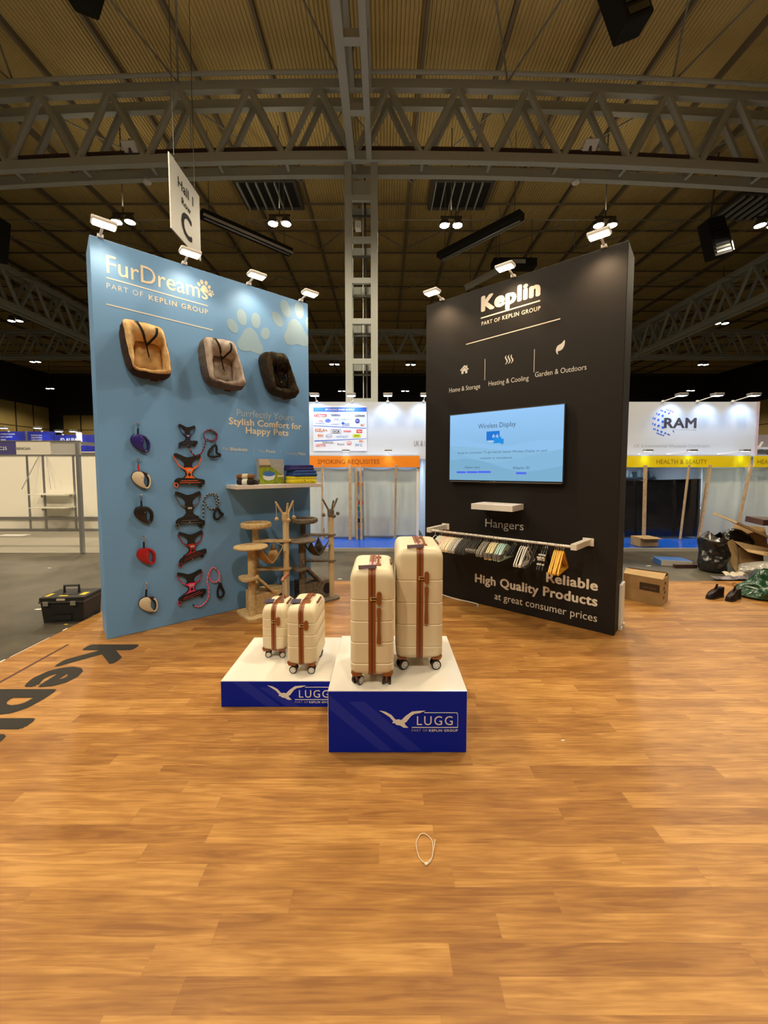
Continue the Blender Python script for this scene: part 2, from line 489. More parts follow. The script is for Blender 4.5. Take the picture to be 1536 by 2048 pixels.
# box trusses
ZL, ZU = 11.0, 13.0
def truss(name, lab, a0, a1, c, wdt, along_x, bay=2.05, phase=0.0, mm=None, camber=0.0):
    """four chords, zigzag webs on both faces and cross ties"""
    mm = mm or steel
    root = sroot(name, lab)
    def pt(a, o, z): return (a, c + o, z) if along_x else (c + o, a, z)
    cz = lambda a: -camber * min(abs(a + .7), 16) ** 2
    for o in (0, wdt):
        for z, hh in ((ZL, .125), (ZU, .125)):
            if camber:
                rings = [[(x, c + o + s * .09, z + cz(x) + t * hh) for s, t in ((-1, -1), (1, -1), (1, 1), (-1, 1))] for x in [a0 + (a1 - a0) * i / 48 for i in range(49)]]
                obj('chord', M().loft(rings), mm, root); continue
            p, q = pt(a0, o - .09, z - hh), pt(a1, o + .09, z + hh)
            obj('chord', M().box(min(p[0], q[0]), max(p[0], q[0]), min(p[1], q[1]), max(p[1], q[1]), p[2], q[2]), mm, root)
        m = M(); a = a0 + phase; up = True
        while a + bay / 2 <= a1:
            p, q = pt(a, o, (ZL if up else ZU) + cz(a)), pt(a + bay / 2, o, (ZU if up else ZL) + cz(a + bay / 2))
            m.tube([p, q], .10, 6); up = not up; a += bay / 2
        obj('web', m, mm, root)
    m = M(); a = a0 + phase
    while a <= a1:
        for z in (ZL,): m.tube([pt(a, 0, z + cz(a)), pt(a, wdt, z + cz(a))], .05, 6)
        a += bay
    obj('cross_tie', m, mm, root)
    return root
truss('roof_truss', 'grey box truss crossing the hall above the stand', -21.4, 20.0, 12.0, .58, True, camber=.0026)
truss('roof_truss', 'far box truss crossing the hall', -40, 40, 32.0, .58, True)
truss('roof_truss', 'box truss running down the left side of the hall', -10, 50, -21.6, .58, False)
truss('roof_truss', 'box truss running down the right side of the hall', -10, 50, 20.2, .58, False)
# pipe and cable tray along the near truss
struct(obj('roof_pipe', M().tube([(x, 11.75, 13.15 - .0026 * min(abs(x + .7), 16) ** 2) for x in [-21 + i for i in range(42)]], .055, 8), steel), 'thin pipe along the top of the near truss')
struct(obj('cable_tray', M().loft([[(x, 12.09 + s * .06, 11.32 + t * .025 - .0026 * min(abs(x + .7), 16) ** 2) for s, t in ((-1, -1), (1, -1), (1, 1), (-1, 1))] for x in [-21 + i for i in range(42)]]), mat('tray_brown', (0.06, 0.025, 0.02), 0.6)), 'brown cable tray along the near truss')
# ladder beam running from the column head back over the camera
root = sroot('ladder_beam', 'grey ladder beam running over the stand to the column')
for x0, x1 in ((-1.06, -.86), (-.52, -.36)):
    obj('rail', M().box(x0, x1, -9, 11.95, 10.88, 11.12), steel, root)
    obj('rail', M().box(x0, x1, -9, 11.95, 12.88, 13.1), steel, root)
for i in range(12):
    y = 10.47 - 1.655 * i
    obj('rung', M().box(-.86, -.52, y - .09, y + .09, 10.9, 11.08), steel, root)
m = M()
for i in range(12):
    y = 11.3 - 1.655 * i
    for x in (-.96, -.44): m.tube([(x, y, 11.1), (x, y - .83, 12.9)], .05, 6).tube([(x, y - .83, 12.9), (x, y - 1.655, 11.1)], .05, 6)
obj('web', m, steel, root)
# lattice column
root = sroot('hall_column', 'grey lattice column behind the stand')
for x0, x1 in ((-1.18, -.97), (-.40, -.19)):
    obj('leg', M().box(x0, x1, 12.0, 12.12, -0.02, 10.9), steel, root)
    obj('leg', M().box(x0 + .02, x1 - .02, 12.62, 12.74, -0.02, 10.9), steel, root)
for i in range(10):
    z = 9.86 - 1.20 * i
    if z > 0:
        obj('rung', M().box(-.97, -.40, 12.0, 12.10, z - .08, z + .08), steel, root)
        obj('rung', M().box(-.97, -.40, 12.64, 12.72, z - .12, z + .10), steel, root)
        for x0, x1 in ((-1.15, -1.05), (-.32, -.22)): obj('tie', M().box(x0, x1, 12.12, 12.62, z - .06, z + .06), steel, root)
obj('conduit', M().tube([(-.66, 12.5, 0), (-.66, 12.5, 10.8)], .016, 6), white_mt, root)
obj('conduit', M().tube([(-.55, 12.55, 4), (-.60, 12.55, 10.8)], .03, 6), steel_dk, root)
obj('junction_box', M().box(-.92, -.46, 12.15, 12.4, 10.05, 10.45, .01), steel, root)
obj('junction_box', M().box(-.88, -.70, 12.15, 12.4, 9.1, 9.3, .01), white_mt, root)
for i in range(10):
    z = 9.5 - 1.2 * i
    if z > .5: obj('cross_tie', M().box(-.97, -.40, 12.3, 12.36, z, z + .05), steel_dk, root)

# thin bracing rods under the deck
root = sroot('roof_bracing', 'thin bracing rods under the roof deck')
br = mat('rod_grey', (0.22, 0.21, 0.18), 0.5)
for i in range(-9, 10):
    x = -1.2 + 4.8 * i
    for y0, y1 in ((7.2, 11.9), (12.6, 17.6), (17.6, 22.6), (22.6, 27.6)):
        for sx in (-1, 1):
            obj('rod', M().tube([(x, y0 if (y0 > 12) else y1, 13.0 if y0 < 13 else 12.7), (x + 2.4 * sx, y1 if (y0 > 12) else y0, HZ - .25)], .028, 5), br, root)
for y in (17.6, 22.6):
    obj('rod', M().tube([(-38, y, 12.7), (38, y, 12.7)], .02, 5), br, root)

# roof vents
for (x, y, lab) in ((-5.13, 18.1, 'dark louvred roof vent left of the column'), (3.42, 18.1, 'dark louvred roof vent right of the column'), (17.4, 18.9, 'dark louvred roof vent at the right edge of the roof')):
    t = thing('roof_vent', lab, 'vent', (x, y, 14.05), 0, 'louvred roof vents')
    obj('frame', M().ring([(-1.35, -.95), (1.35, -.95), (1.35, .95), (-1.35, .95)], [(-1.2, -.8), (1.2, -.8), (1.2, .8), (-1.2, .8)], 0, .14).xf(Matrix.Rotation(R(90), 4, 'X')), steel_dk, t)
    obj('backing', M().box(-1.3, 1.3, -.9, .9, .04, .07), black_mt, t)
    m = M()
    for i in range(6): m.box(-1.2 + .4 * i, -1.16 + .4 * i, -.85, .85, -.1, .04)
    obj('slat', m, steel, t)

# hung black loudspeakers
def speaker(loc, tilt, L, lab, wd=.9):
    t = thing('hanging_loudspeaker', lab, 'loudspeaker', loc, 0, 'black boxes hung from the roof')
    mt = Matrix.Rotation(tilt, 4, 'Y')
    obj('cabinet', M().box(-wd / 2, wd / 2, -.26, .26, -L / 2, L / 2, .04).xf(mt), black_mt, t)
    m = M()
    for i in range(9): m.box(-wd / 2 + .08, wd / 2 - .08, -.285, -.261, -L / 2 + .1 + i * (L - .2) / 9, -L / 2 + .1 + (i + .6) * (L - .2) / 9)
    obj('grille', m.xf(mt), black_pl, t)
    obj('bracket', M().tube([mt @ Vector((0, 0, L / 2)), (0, 0, HZ - loc[2] + .02)], .03, 6), steel_dk, t)
    return t
speaker((5.0, 9.0, 12.45), R(-22), 2.4, 'black tilted box hanging above the black wall at the picture top', .62)
s = speaker((13.5, 16.3, 11.15), R(-16), 1.5, 'black hanging box with a chrome edge right of the black wall', .74)
obj('chrome_edge', M().box(.375, .41, -.28, -.24, -.7, .2).xf(Matrix.Rotation(R(-16), 4, 'Y')), chrome, s)
speaker((-15.6, 15.9, 10.9), R(8), 1.6, 'black hanging box left of the blue wall at the picture edge')
speaker((-5.75, 8.0, 11.3), R(20), 1.1, 'black hanging box above the sign at the picture top', .5)

# long radiant heaters
for p, q, lab in (((-6.75, 14.75, 11.05), (-4.05, 17.3, 11.0), 'long black strip heater right of the hanging sign'), ((5.1, 14.8, 11.05), (2.45, 17.6, 11.0), 'long black strip heater left of the black wall')):
    p, q = Vector(p), Vector(q); d = q - p; L = d.length
    t = thing('strip_heater', lab, 'heater', p, math.atan2(d.y, d.x), 'strip heaters under the roof')
    obj('housing', M().prism([(0, 0), (0, .22), (L, .22), (L, 0)], -.19, .19), black_mt, t)
    obj('reflector', M().box(.02, L - .02, -.24, -.195, -.04, .04), mat('reflector_pale', (.55, .55, .53), .35, .4), t)
    obj('tube', M().tube([(.1, -.06, -.04), (L - .1, -.06, -.04)], .035, 8), alu, t)
    for a in (.3, L - .3): obj('hanger_rod', M().tube([(a, 0, .22), (a, 0, 3.2)], .012, 5), steel_dk, t)

# small white wireless boxes clipped to the truss
for x, y, z, lab in ((-7.45, 11.86, 11.2, 'white flat box clipped to the near truss above the sign'), (6.05, 11.86, 11.25, 'white flat box clipped to the near truss above the black wall')):
    t = thing('access_point', lab, 'box', (x, y, z))
    obj('body', M().box(-.2, .2, -.05, .04, -.14, .14, .02).xf(Matrix.Rotation(R(50), 4, 'X')), white_pl, t); obj('bracket', M().box(-.03, .03, -.02, .05, -.2, .2), steel_dk, t)
for x, lab in ((-7.4, 'small white sensor under the truss left of the sign'), (6.0, 'small white sensor under the truss right of the column')):
    t = thing('sensor', lab, 'sensor', (x, 12.58, 10.72))
    obj('body', M().ball((0, 0, 0), .13, 12, (1, 1, .6)), white_pl, t, True); obj('stem', M().cyl((0, 0, .05), (0, 0, .2), .02, 6), steel_dk, t)

# pale bar and dark box hung behind the top of the black wall
t = thing('hanging_light_bar', 'pale slanted bar hanging just above the black wall lettering', 'light bar', (5.0, 19.8, 11.3), R(-25))
obj('bar', M().box(-1.0, 1.0, -.15, .15, -.10, .10, .02).xf(Matrix.Rotation(R(-18), 4, 'Y')), mat('bar_pale', (.45, .45, .42), .5), t)
for a in (-.7, .7): obj('hanger_rod', M().tube([(a, 0, .05), (a, 0, HZ - 11.3 + .02)], .015, 5), steel_dk, t)
t = thing('hanging_equipment_box', 'dark box hanging under the roof behind the middle lamp of the black wall', 'box', (6.65, 20.4, 12.25), 0)
obj('case', M().box(-1.1, 1.1, -.3, .3, -.2, .2, .03), black_mt, t); obj('panel', M().box(-.2, .5, -.32, -.30, -.1, .1), mat('bar_pale', (.45, .45, .42), .5), t)
for a in (-.9, .9): obj('hanger_rod', M().tube([(a, 0, .1), (a, 0, HZ - 12.2 + .02)], .015, 5), steel_dk, t)

# twin high-bay lamps
def high_bay(loc, lab, watts=HALL_W, ang=150, spill=0):
    t = thing('twin_high_bay_lamp', lab, 'lamp', loc, 0, 'twin high-bay lamps under the roof')
    for sx in (-.25, .25):
        hd = obj('lamp_head', M().lathe([(.05, .28), (.10, .26), (.20, .06), (.21, 0), (.19, 0)], 16, (sx, 0, 0)), steel_dk, t, True)
        obj('glass', M().lathe([(.001, -.015), (.15, -.01), (.185, .004), (.001, .006)], 16, (sx, 0, 0)), lamp_hall, hd)
    obj('bracket', M().box(-.4, .4, -.03, .03, .28, .34).tube([(0, 0, .34), (0, 0, HZ - loc[2] + .02)], .02, 6), steel_dk, t)
    if watts:
        spot('lamp_light', (0, 0, -.05), (0, 0, -5), watts, HALL_C, ang, 0.4, .35, t)
    if spill:      # light escaping upwards past the lamp heads
        s_ = spot('spill_light', (0, 0, .55), (0, 0, 5), spill, HALL_C, 165, 0.5, .3, t)
    return t
high_bay((-9.77, 15.0, 11), 'twin high-bay lamp above the left end of the blue wall', spill=80)
high_bay((-3.94, 15.1, 11), 'twin high-bay lamp between the hanging sign and the column', spill=80)
high_bay((2.55, 15.2, 11), 'twin high-bay lamp between the column and the black wall', spill=80)
high_bay((8.41, 15.2, 11), 'twin high-bay lamp above the right end of the black wall', spill=80)
high_bay((14.55, 15.2, 11), 'twin high-bay lamp beside the hanging black box on the right')
high_bay((-23.0, 24.6, 11), 'twin high-bay lamp far left beside the side truss')
high_bay((21.4, 25.0, 11), 'twin high-bay lamp far right under the side truss')
high_bay((-30.0, 33.7, 11), 'twin high-bay lamp far left under the cross truss')
high_bay((-4.36, 34.5, 11), 'small twin high-bay lamp far behind, left of the column')
high_bay((2.35, 34.6, 11), 'small twin high-bay lamp far behind, right of the column')
high_bay((28.2, 34.6, 11), 'twin high-bay lamp far right under the cross truss')
high_bay((-38.2, 44.6, 11), 'tiny high-bay lamp above the mustard wall panels')
high_bay((2.49, 46.0, 11), 'tiny twin high-bay lamp above the white booth wall')
high_bay((-4.98, 46.0, 11), 'tiny high-bay lamp just left of the column foot', 0)
high_bay((36.0, 45.8, 11), 'tiny high-bay lamp above the booth with the globe logo')
for x, y in ((-9.8, 5.2), (-3.9, 5.2), (2.5, 5.2), (8.4, 5.2), (-3.9, -4.6), (2.5, -4.6), (14.3, 5.2), (-15.6, 5.2), (-9.8, -4.6), (-15.6, -4.6)):
    high_bay((x, y, 11), 'twin high-bay lamp over the stand, out of the picture', spill=300 if y > 0 and abs(x) < 10 else 0)

# hanging aisle sign
t = thing('hanging_sign', 'white aisle sign hanging edge-on above the blue wall', 'sign', (-4.5, 9.1, 7.6), R(90))
# its face looks to the right; local x runs away from the camera, local y is -x of the hall
obj('board', M().box(-.66, .66, -.012, .012, -.76, .77), mat('sign_white', (0.62, 0.62, 0.58), 0.6), t)
ink = mat('sign_ink', (0.012, 0.012, 0.014), 0.8, spec=.1)
text('Hall 1', t, ink, -.34, .34, .32, .2, y=-.0135, bold=.025)
text('Row', t, ink, -.2, .2, .04, .14, y=-.0135, bold=.035)
text('C', t, ink, -.24, .24, -.58, .50, y=-.0135, bold=.045)
for a in (-.45, .45): obj('wire', M().tube([(a, 0, .77), (a, 0, 6.6)], .008, 5), steel_dk, t)
for a in (-.45, .45): obj('hook', M().ring(ell(a, .81, .045, .045, n=12), ell(a, .81, .03, .03, n=12), -.008, .008), chrome, t)

# ------------------------------------------------------------------ white booth behind
bwhite = mat('booth_white', (0.55, 0.61, 0.73), 0.6)
blue_sheet = mat('blue_film', (0.012, 0.10, 0.62), 0.22, bump=0.6, scale=7)
sheet_m = sheet_mat('white_sheet', (0.80, 0.82, 0.76))
black_net = mat('black_sheet', (0.008, 0.009, 0.012), 0.12, bump=0.25, scale=3, spec=0.7)
def platform(name, x0, x1, lab):
    t = thing(name, lab, 'platform', (0, 0, 0), 0, 'blue film covered booth platforms')
    obj('edge', M().box(x0, x1, 8.21, 8.25, -.02, .05), mat('edge_grey', (0.35, 0.34, 0.32), 0.5), t)
    def fn(u, v):
        x = x0 + (x1 - x0) * u; y = 8.25 + 1.22 * v
        return (x, y, .045 + .018 * noise.noise(Vector((x * 2.2, y * 3.1, 1.7))) + (.05 * max(0, noise.noise(Vector((x * 1.3, y * 5, 4))))) * max(0, 1 - abs(y - 9.35) * 2.5))
    obj('film', M().grid(fn, 90, 40), blue_sheet, t, True)
    obj('deck', M().box(x0, x1, 8.25, 9.48, -.02, .02), white_mt, t)
platform('booth_platform', -3.4, 1.4, 'low platform under blue film at the orange sign booth')
platform('booth_platform', 3.6, 11.5, 'low platform under blue film at the yellow sign booth')

def cool_flood(x, y, z, lab, lean=0.0, watts=BOOTH_W, tgt=None, grp='cool floods on the booths behind', s=1.0):
    t = thing('booth_flood_lamp', lab, 'lamp', (x, y, z), 0, grp)
    hx, hy, hz = lean, -.30 * s, .10 * s
    obj('arm', M().tube([(0, 0, 0), (hx, hy, hz)], .011 * s, 6), white_pl, t)
    obj('base', M().ball((0, -.01, .0), .035 * s, 8), white_pl, t)
    obj('lamp_head', M().box(hx - .11 * s, hx + .11 * s, hy - .09 * s, hy + .07 * s, hz - .02 * s, hz + .04 * s, .01), alu, t)
    obj('glass', M().box(hx - .09 * s, hx + .09 * s, hy - .07 * s, hy + .05 * s, hz - .026 * s, hz - .021 * s), lamp_cool, t)
    if watts: spot('lamp_light', (hx, hy, hz - .05 * s), tgt or (hx * .6, .15, -1.0), watts, BOOTH_C, 115, 0.8, .06, t)
    return t

# left part with the orange fascia
t = thing('booth_wall', 'tall white booth wall with a board of supplier logos', 'booth wall', (0, 9.5, 0))
obj('panel', M().box(-3.4, 1.02, 0, .12, 2.0, 3.395), bwhite, t)
obj('side_panel', M().box(1.02, 1.14, 0, 2.0, 0, 3.395), bwhite, t)
obj('side_panel', M().box(-3.52, -3.4, 0, 2.0, 0, 3.395), bwhite, t)
obj('back_panel', M().box(-3.4, 1.02, 1.9, 2.0, 0, 2.3), bwhite, t)
obj('roof_panel', M().box(-3.4, 1.02, .12, 1.9, 2.25, 2.3), bwhite, t)
obj('counter', M().box(-1.45, -.72, .12, .6, 0, .92), bwhite, t); obj('counter', M().box(-.42, .22, .12, .6, 0, .88), bwhite, t)
for x in (-2.3, -1.0, .3):
    g_ = obj('ceiling_lamp', M().box(x - .12, x + .12, .85, 1.1, 2.21, 2.249), lamp_cool, t)
    spot('lamp_light', (x, .95, 2.18), (x, .7, 0), 80, (0.84, 0.95, 0.95), 165, .6, .1, t)
grey_ink = mat('grey_print', (0.16, 0.16, 0.17), 0.7)
text('UK & International Wholesale Distributors', t, grey_ink, .78, 3.1, 2.31, .125, into=None) if False else None
text('UK & I', t, grey_ink, .74, 1.0, 2.32, .13, y=-.003)
lb = lambda px: -1.842 + (px - 617) * .012353   # photo column on this wall
board = obj('logo_board', M().box(lb(626), lb(732), -.02, -.001, 2.20, 3.29), mat('board_white', (0.70, 0.76, 0.92), 0.6), t, label='board of small coloured supplier logos')
cb = mat('print_blue', (0.02, 0.13, 0.75), 0.6); cr = mat('print_red', (0.72, 0.04, 0.05), 0.6); cn = mat('print_navy', (0.03, 0.05, 0.35), 0.6)
co = mat('print_orange', (0.75, 0.22, 0.03), 0.6); cg = mat('print_green', (0.55, 0.68, 0.02), 0.6); ck = mat('print_black', (0.03, 0.03, 0.035), 0.6); cw = mat('print_white', (0.85, 0.85, 0.85), 0.6); cl = mat('print_lightblue', (0.14, 0.38, 0.75), 0.6); cgr = mat('print_grey', (0.35, 0.37, 0.45), 0.6)
zz = lambda py: 3.402 - (py - 803) * .01213
def bx(px0, px1, py0, py1, mt, y=-.023):
    obj('logo', M().box(lb(px0), lb(px1), y, -.0205, zz(py1), zz(py0)), mt, board)
def tx(s, px0, px1, py, h, mt, bold=.0, y=-.026, **k): text(s, board, mt, lb(px0), lb(px1), zz(py), h, y=y, bold=bold, name='lettering', **k)
bx(626.5, 731.5, 815, 823.5, cb); tx('SPECIALISING', 650, 674, 821.5, .05, cw); tx('BRANDS GLOBALLY', 676, 708, 821.5, .05, cw, .02)
obj('logo', M().prism(rrect(lb(653) - lb(628), .07, .03, 3, (lb(628) + lb(653)) / 2, zz(831)), -.023, -.0205), cr, board)
tx('Colgate', 630, 651, 833, .05, cw, .02); tx('TAMPAX', 661, 680, 832.5, .05, cn, .02); tx("L'OREAL", 687, 704, 831, .035, cgr); tx('Gillette', 709, 728, 833.5, .06, ck, .02, shear=.3)
tx('Fairy', 637, 645, 843, .04, cr); tx('Maybelline', 630, 647, 847.5, .035, cgr)
obj('logo', M().prism(ell((lb(650) + lb(661)) / 2, zz(841.5), .068, .04), -.023, -.0205), cb, board); tx('Oral', 652, 659, 843, .03, cw)
tx('Dove', 667, 676, 840, .045, cgr, shear=.2); tx('palmolive', 683, 705, 839.5, .03, cgr); tx('sanctuary', 661, 677, 849.5, .04, cgr)
obj('logo', M().prism(ell(lb(685), zz(846.5), .035, .03), -.023, -.0205), cb, board); tx('head&', 688, 698, 849, .035, cn); tx('shoulders', 684, 698, 852, .03, cn)
obj('logo', M().prism(ell(lb(713.5), zz(842), .058, .058), -.023, -.0205), cn, board); tx('NIVEA', 710.5, 716.5, 843, .03, cw)
tx('BIC', 720, 727, 852, .045, co, .04)
obj('logo', M().add([(lb(627), -.022, zz(851)), (lb(731.5), -.022, zz(856)), (lb(731.5), -.022, zz(857.3)), (lb(627), -.022, zz(852))], [(0, 1, 2, 3)]), cb, board)
obj('logo', M().add([(lb(628), -.022, zz(881)), (lb(731.5), -.022, zz(877)), (lb(731.5), -.022, zz(877.8)), (lb(628), -.022, zz(883))], [(0, 1, 2, 3)]), cb, board)
tx('RIZLA+.', 630, 655, 863, .07, co, .03)
obj('logo', M().ring([(lb(661), zz(867)), (lb(681), zz(867)), (lb(681), zz(858.5)), (lb(661), zz(858.5))], [(lb(661.5), zz(866.5)), (lb(680.5), zz(866.5)), (lb(680.5), zz(859)), (lb(661.5), zz(859))], -.023, -.0205), ck, board)
tx('OCB', 664, 678, 865, .055, ck, .03); tx('swan', 686, 701, 864, .06, cr, .02); bx(711.5, 723, 859, 866, cr); tx('Clipper', 713, 722, 864, .04, cw, .02)
tx('BIC', 635, 646, 873, .055, co, .04)
obj('logo', M().ring(ell(lb(657), zz(872), .075, .05), ell(lb(657), zz(872), .065, .042), -.023, -.0205), cgr, board); tx('Swan', 652, 662, 873.5, .03, cn)
tx('INSTAHIT', 672, 695, 875.5, .055, cl); bx(704, 720, 868, 875, cg); tx('ZIPPO', 707, 717, 873, .035, ck)
tx('DURACELL', 644, 667, 887, .05, ck, .0); tx('LOCTITE', 631, 650, 893, .055, cr, .03); tx('Rexel', 674, 687, 890, .04, ck)
tx('UHU', 693, 701, 889, .04, cr, .02); tx('BIC', 717, 725, 884, .045, co, .04); tx('3M 2', 709, 722, 892, .055, cl, .03)
obj('logo', M().ring([(lb(692.5), zz(884)), (lb(697), zz(882)), (lb(701.5), zz(884)), (lb(701), zz(890)), (lb(693), zz(890))], [(lb(693), zz(884.4)), (lb(697), zz(882.6)), (lb(701), zz(884.4)), (lb(700.5), zz(889.5)), (lb(693.5), zz(889.5))], -.023, -.0205), cr, board)
for i, (px, lab) in enumerate(((639, 'cool flood lamp on the logo wall top, beside the blue wall'), (707, 'cool flood lamp on the logo wall top, in front of the column foot'), (775, 'cool flood lamp on the logo wall top, right of the column'), (844, 'cool flood lamp on the logo wall top, next to the black wall'))):
    cool_flood(-1.64 + (px - 639) * .01272, 9.5, 3.4, lab)

def fascia(name, lab, cat, x0, x1, col, words, w0, w1, wink, wz=1.883, posts=()):
    t = thing(name, lab, cat, (0, 9.28, 0))
    obj('panel', M().box(x0, x1, -.02, .02, 1.80, 2.07), col, t)
    obj('top_trim', M().box(x0, x1, -.02, .2, 2.071, 2.10), bwhite, t)
    text(words, t, wink, w0, w1, wz, .105, y=-.023)
    for px in posts: obj('post', M().box(px - .03, px + .03, .03, .09, .12, 2.07), white_mt, t)
    return t
orange = mat('fascia_orange', (0.86, 0.25, 0.004), 0.55); yellow = mat('fascia_yellow', (0.82, 0.64, 0.0), 0.55)
fascia('fascia_sign', 'orange fascia sign reading SMOKING REQUISITES', 'sign', -3.3, .857, orange, 'SMOKING REQUISITES', -1.592, -.108, mat('orange_ink', (0.30, 0.07, 0.01), .6), posts=(-3.2, .82))
fascia('fascia_sign', 'long yellow fascia sign reading HEALTH & BEAUTY', 'sign', 4.4, 8.80, yellow, 'HEALTH & BEAUTY', 6.54, 7.76, mat('yellow_ink', (0.28, 0.20, 0.01), .6), posts=(4.5,))
fascia('fascia_sign', 'cut-off yellow fascia sign at the right picture edge', 'sign', 8.90, 11.3, yellow, 'HEALTH & BEAUTY', 8.965, 10.15, mat('yellow_ink', (0.28, 0.20, 0.01), .6), posts=(11.2,))
for x, lab in ((-.905, 'small flood lamp above the Q of the orange sign'), (.10, 'small flood lamp above the right half of the orange sign')):
    cool_flood(x, 9.40, 2.11, lab, 0.0, 5, (0, -.3, -1), 'cool floods above the fascia signs', .8)
for x, l, lab in ((6.2, .05, 'small flood lamp above the yellow sign, nearest the black wall'), (6.9, .40, 'small flood lamp above the word BEAUTY'), (8.13, .42, 'small flood lamp above the right end of the yellow sign')):
    cool_flood(x, 9.40, 2.11, lab, l, 5, (l, -.3, -1), 'cool floods above the fascia signs', .8)

def sheet(name, lab, x0, x1, z0, z1, y, m_, sag=.03, seed=0, cat='sheet', grp=None, tilt=0.0):
    def fn(u, v):
        x = x0 + (x1 - x0) * u; z = z0 + (z1 - z0) * v
        top = -sag * math.sin(PI * u) * v
        wv = .022 * noise.noise(Vector((x * 3.0 + seed, z * .9, seed))) + .012 * noise.noise(Vector((x * 9, z * 2.5, seed)))
        return (x + tilt * v, y + wv, z + top)
    o = obj(name, M().grid(fn, 40, 40), m_, None, True, angle=180)
    md = o.modifiers.new('thickness', 'SOLIDIFY'); md.thickness = .002
    return tag(o, lab, cat, grp)
sheet('plastic_sheet', 'pale sheet hanging under the orange sign at its left end', -3.0, -1.49, .08, 1.79, 9.42, sheet_m, .01, 3, grp='pale dust sheets on the booths')
sheet('plastic_sheet', 'pale sheet behind the beige-topped cat tree post, under the letters SMOKING', -1.47, -.70, .06, 1.79, 9.42, sheet_m, .04, 8, grp='pale dust sheets on the booths')
sheet('plastic_sheet', 'wide pale sheet right of the leaning batten pair', -.50, .27, .08, 1.79, 9.42, sheet_m, .05, 15, grp='pale dust sheets on the booths')
sheet('plastic_sheet', 'pale sheet at the right end of the orange sign', .29, .83, .10, 1.79, 9.42, sheet_m, .06, 21, grp='pale dust sheets on the booths')
sheet('plastic_sheet', 'black sheet hanging under the yellow sign', 4.5, 7.77, .09, 1.52, 9.42, black_net, .03, 31)
sheet('plastic_sheet', 'pale sheet under the right end of the yellow sign', 7.80, 8.80, .0, 1.79, 9.42, sheet_m, .01, 41, grp='pale dust sheets on the booths')
sheet('plastic_sheet', 'pale sheet at the right picture edge behind the rubbish', 8.82, 11.0, .0, 1.79, 9.42, sheet_m, .01, 47, grp='pale dust sheets on the booths')
# stock on shelves glimpsed through the gap between the two leaning battens
t = thing('stock_shelf', 'shelf of colourful packets glimpsed between two battens', 'shelf', (-.62, 9.62, 0))
obj('back', M().box(-.10, .14, .0, .02, 0, 1.72), bwhite, t)
for i, c in enumerate((cl, co, ck, cl, mat('print_teal', (0.02, .25, .22), .6), cr, cw, cgr, co, cgr)):
    obj('packet', M().box(-.04 + .02 * (i % 2), .05 + .02 * (i % 3), -.035, 0, .12 + i * .15, .22 + i * .15), c, t)

def batten(x0, z0, y0, x1, z1, y1, lab, wd=.045):
    p, q = Vector((x0, y0, z0)), Vector((x1, y1, z1)); d = q - p
    o = obj('wooden_batten', M().box(-wd / 2, wd / 2, -.02, .02, 0, d.length), timber)
    o.location = p; o.rotation_euler = d.to_track_quat('Z', 'Y').to_euler()
    return tag(o, lab, 'batten', 'wooden battens leaning on the booths')
batten(-1.49, .05, 9.22, -1.475, 1.86, 9.23, 'wooden batten under the S of the orange sign')
batten(-.817, .05, 9.20, -.808, 1.86, 9.22, 'wooden batten under the letters NG of the orange sign', .06)
batten(-.655, .05, 9.21, -.668, 1.83, 9.24, 'left one of two close wooden battens under the orange sign', .035)
batten(-.545, .05, 9.21, -.564, 1.83, 9.24, 'right one of two close wooden battens under the orange sign')
batten(.268, .08, 9.36, .285, 1.86, 9.22, 'wooden batten under the right half of the orange sign')
batten(.83, .08, 9.36, .84, 1.80, 9.33, 'thin wooden batten at the right end of the orange sign', .03)
batten(6.30, .05, 9.24, 6.253, 1.85, 9.22, 'upright wooden batten in front of the black sheet near the black wall', .07)
batten(7.23, .05, 9.30, 7.299, 1.86, 9.22, 'leaning wooden batten in front of the black sheet', .07)
batten(7.66, .05, 9.28, 7.80, 1.86, 9.22, 'leaning wooden batten at the edge of the black and pale sheets', .13)
batten(8.55, .05, 9.28, 8.775, 1.86, 9.22, 'leaning wooden batten at the right end of the long yellow sign', .08)

# right part with the globe logo
t = thing('booth_wall', 'tall white booth wall with a blue dotted globe and RAM lettering', 'booth wall', (0, 9.5, 0))
obj('panel', M().box(3.6, 9.10, 0, .12, 2.0, 3.395), bwhite, t)
obj('back_panel', M().box(3.6, 11.3, 1.9, 2.0, 0, 2.3), bwhite, t)
obj('roof_panel', M().box(3.6, 11.3, .12, 1.9, 2.25, 2.3), bwhite, t)
obj('side_panel', M().box(3.5, 3.6, 0, 2.0, 0, 3.395), bwhite, t)
obj('side_panel', M().box(7.85, 7.92, .12, 1.9, 0, 2.25), bwhite, t)
obj('counter', M().box(7.95, 8.75, .2, .6, 0, .75), bwhite, t)
for x in (5.4, 6.8, 8.4, 10.0):
    g_ = obj('ceiling_lamp', M().box(x - .12, x + .12, .85, 1.1, 2.21, 2.249), lamp_cool, t)
    spot('lamp_light', (x, .95, 2.18), (x, .7, 0), 75 if x > 8 else 24, (0.84, 0.95, 0.95), 165, .6, .1, t)
dk_ = mat('stock_dark', (.06, .10, .13), .5); lt_ = mat('stock_pale', (.35, .48, .55), .5)
obj('stock_shelf', M().box(4.6, 7.8, 1.55, 1.88, 1.50, 1.53).box(4.6, 7.8, 1.60, 1.88, 1.0, 1.03), dk_, t)
for i in range(26):
    obj('bottle', M().box(4.7 + i * .12, 4.78 + i * .12, 1.62, 1.72, 1.531, 1.62 + .12 * ((i * 7) % 5) / 4), lt_ if i % 3 else dk_, t)
obj('trim', M().box(9.10, 9.16, -.02, .14, 0, 3.395), mat('trim_mauve', (0.5, 0.4, 0.45), .6), t)
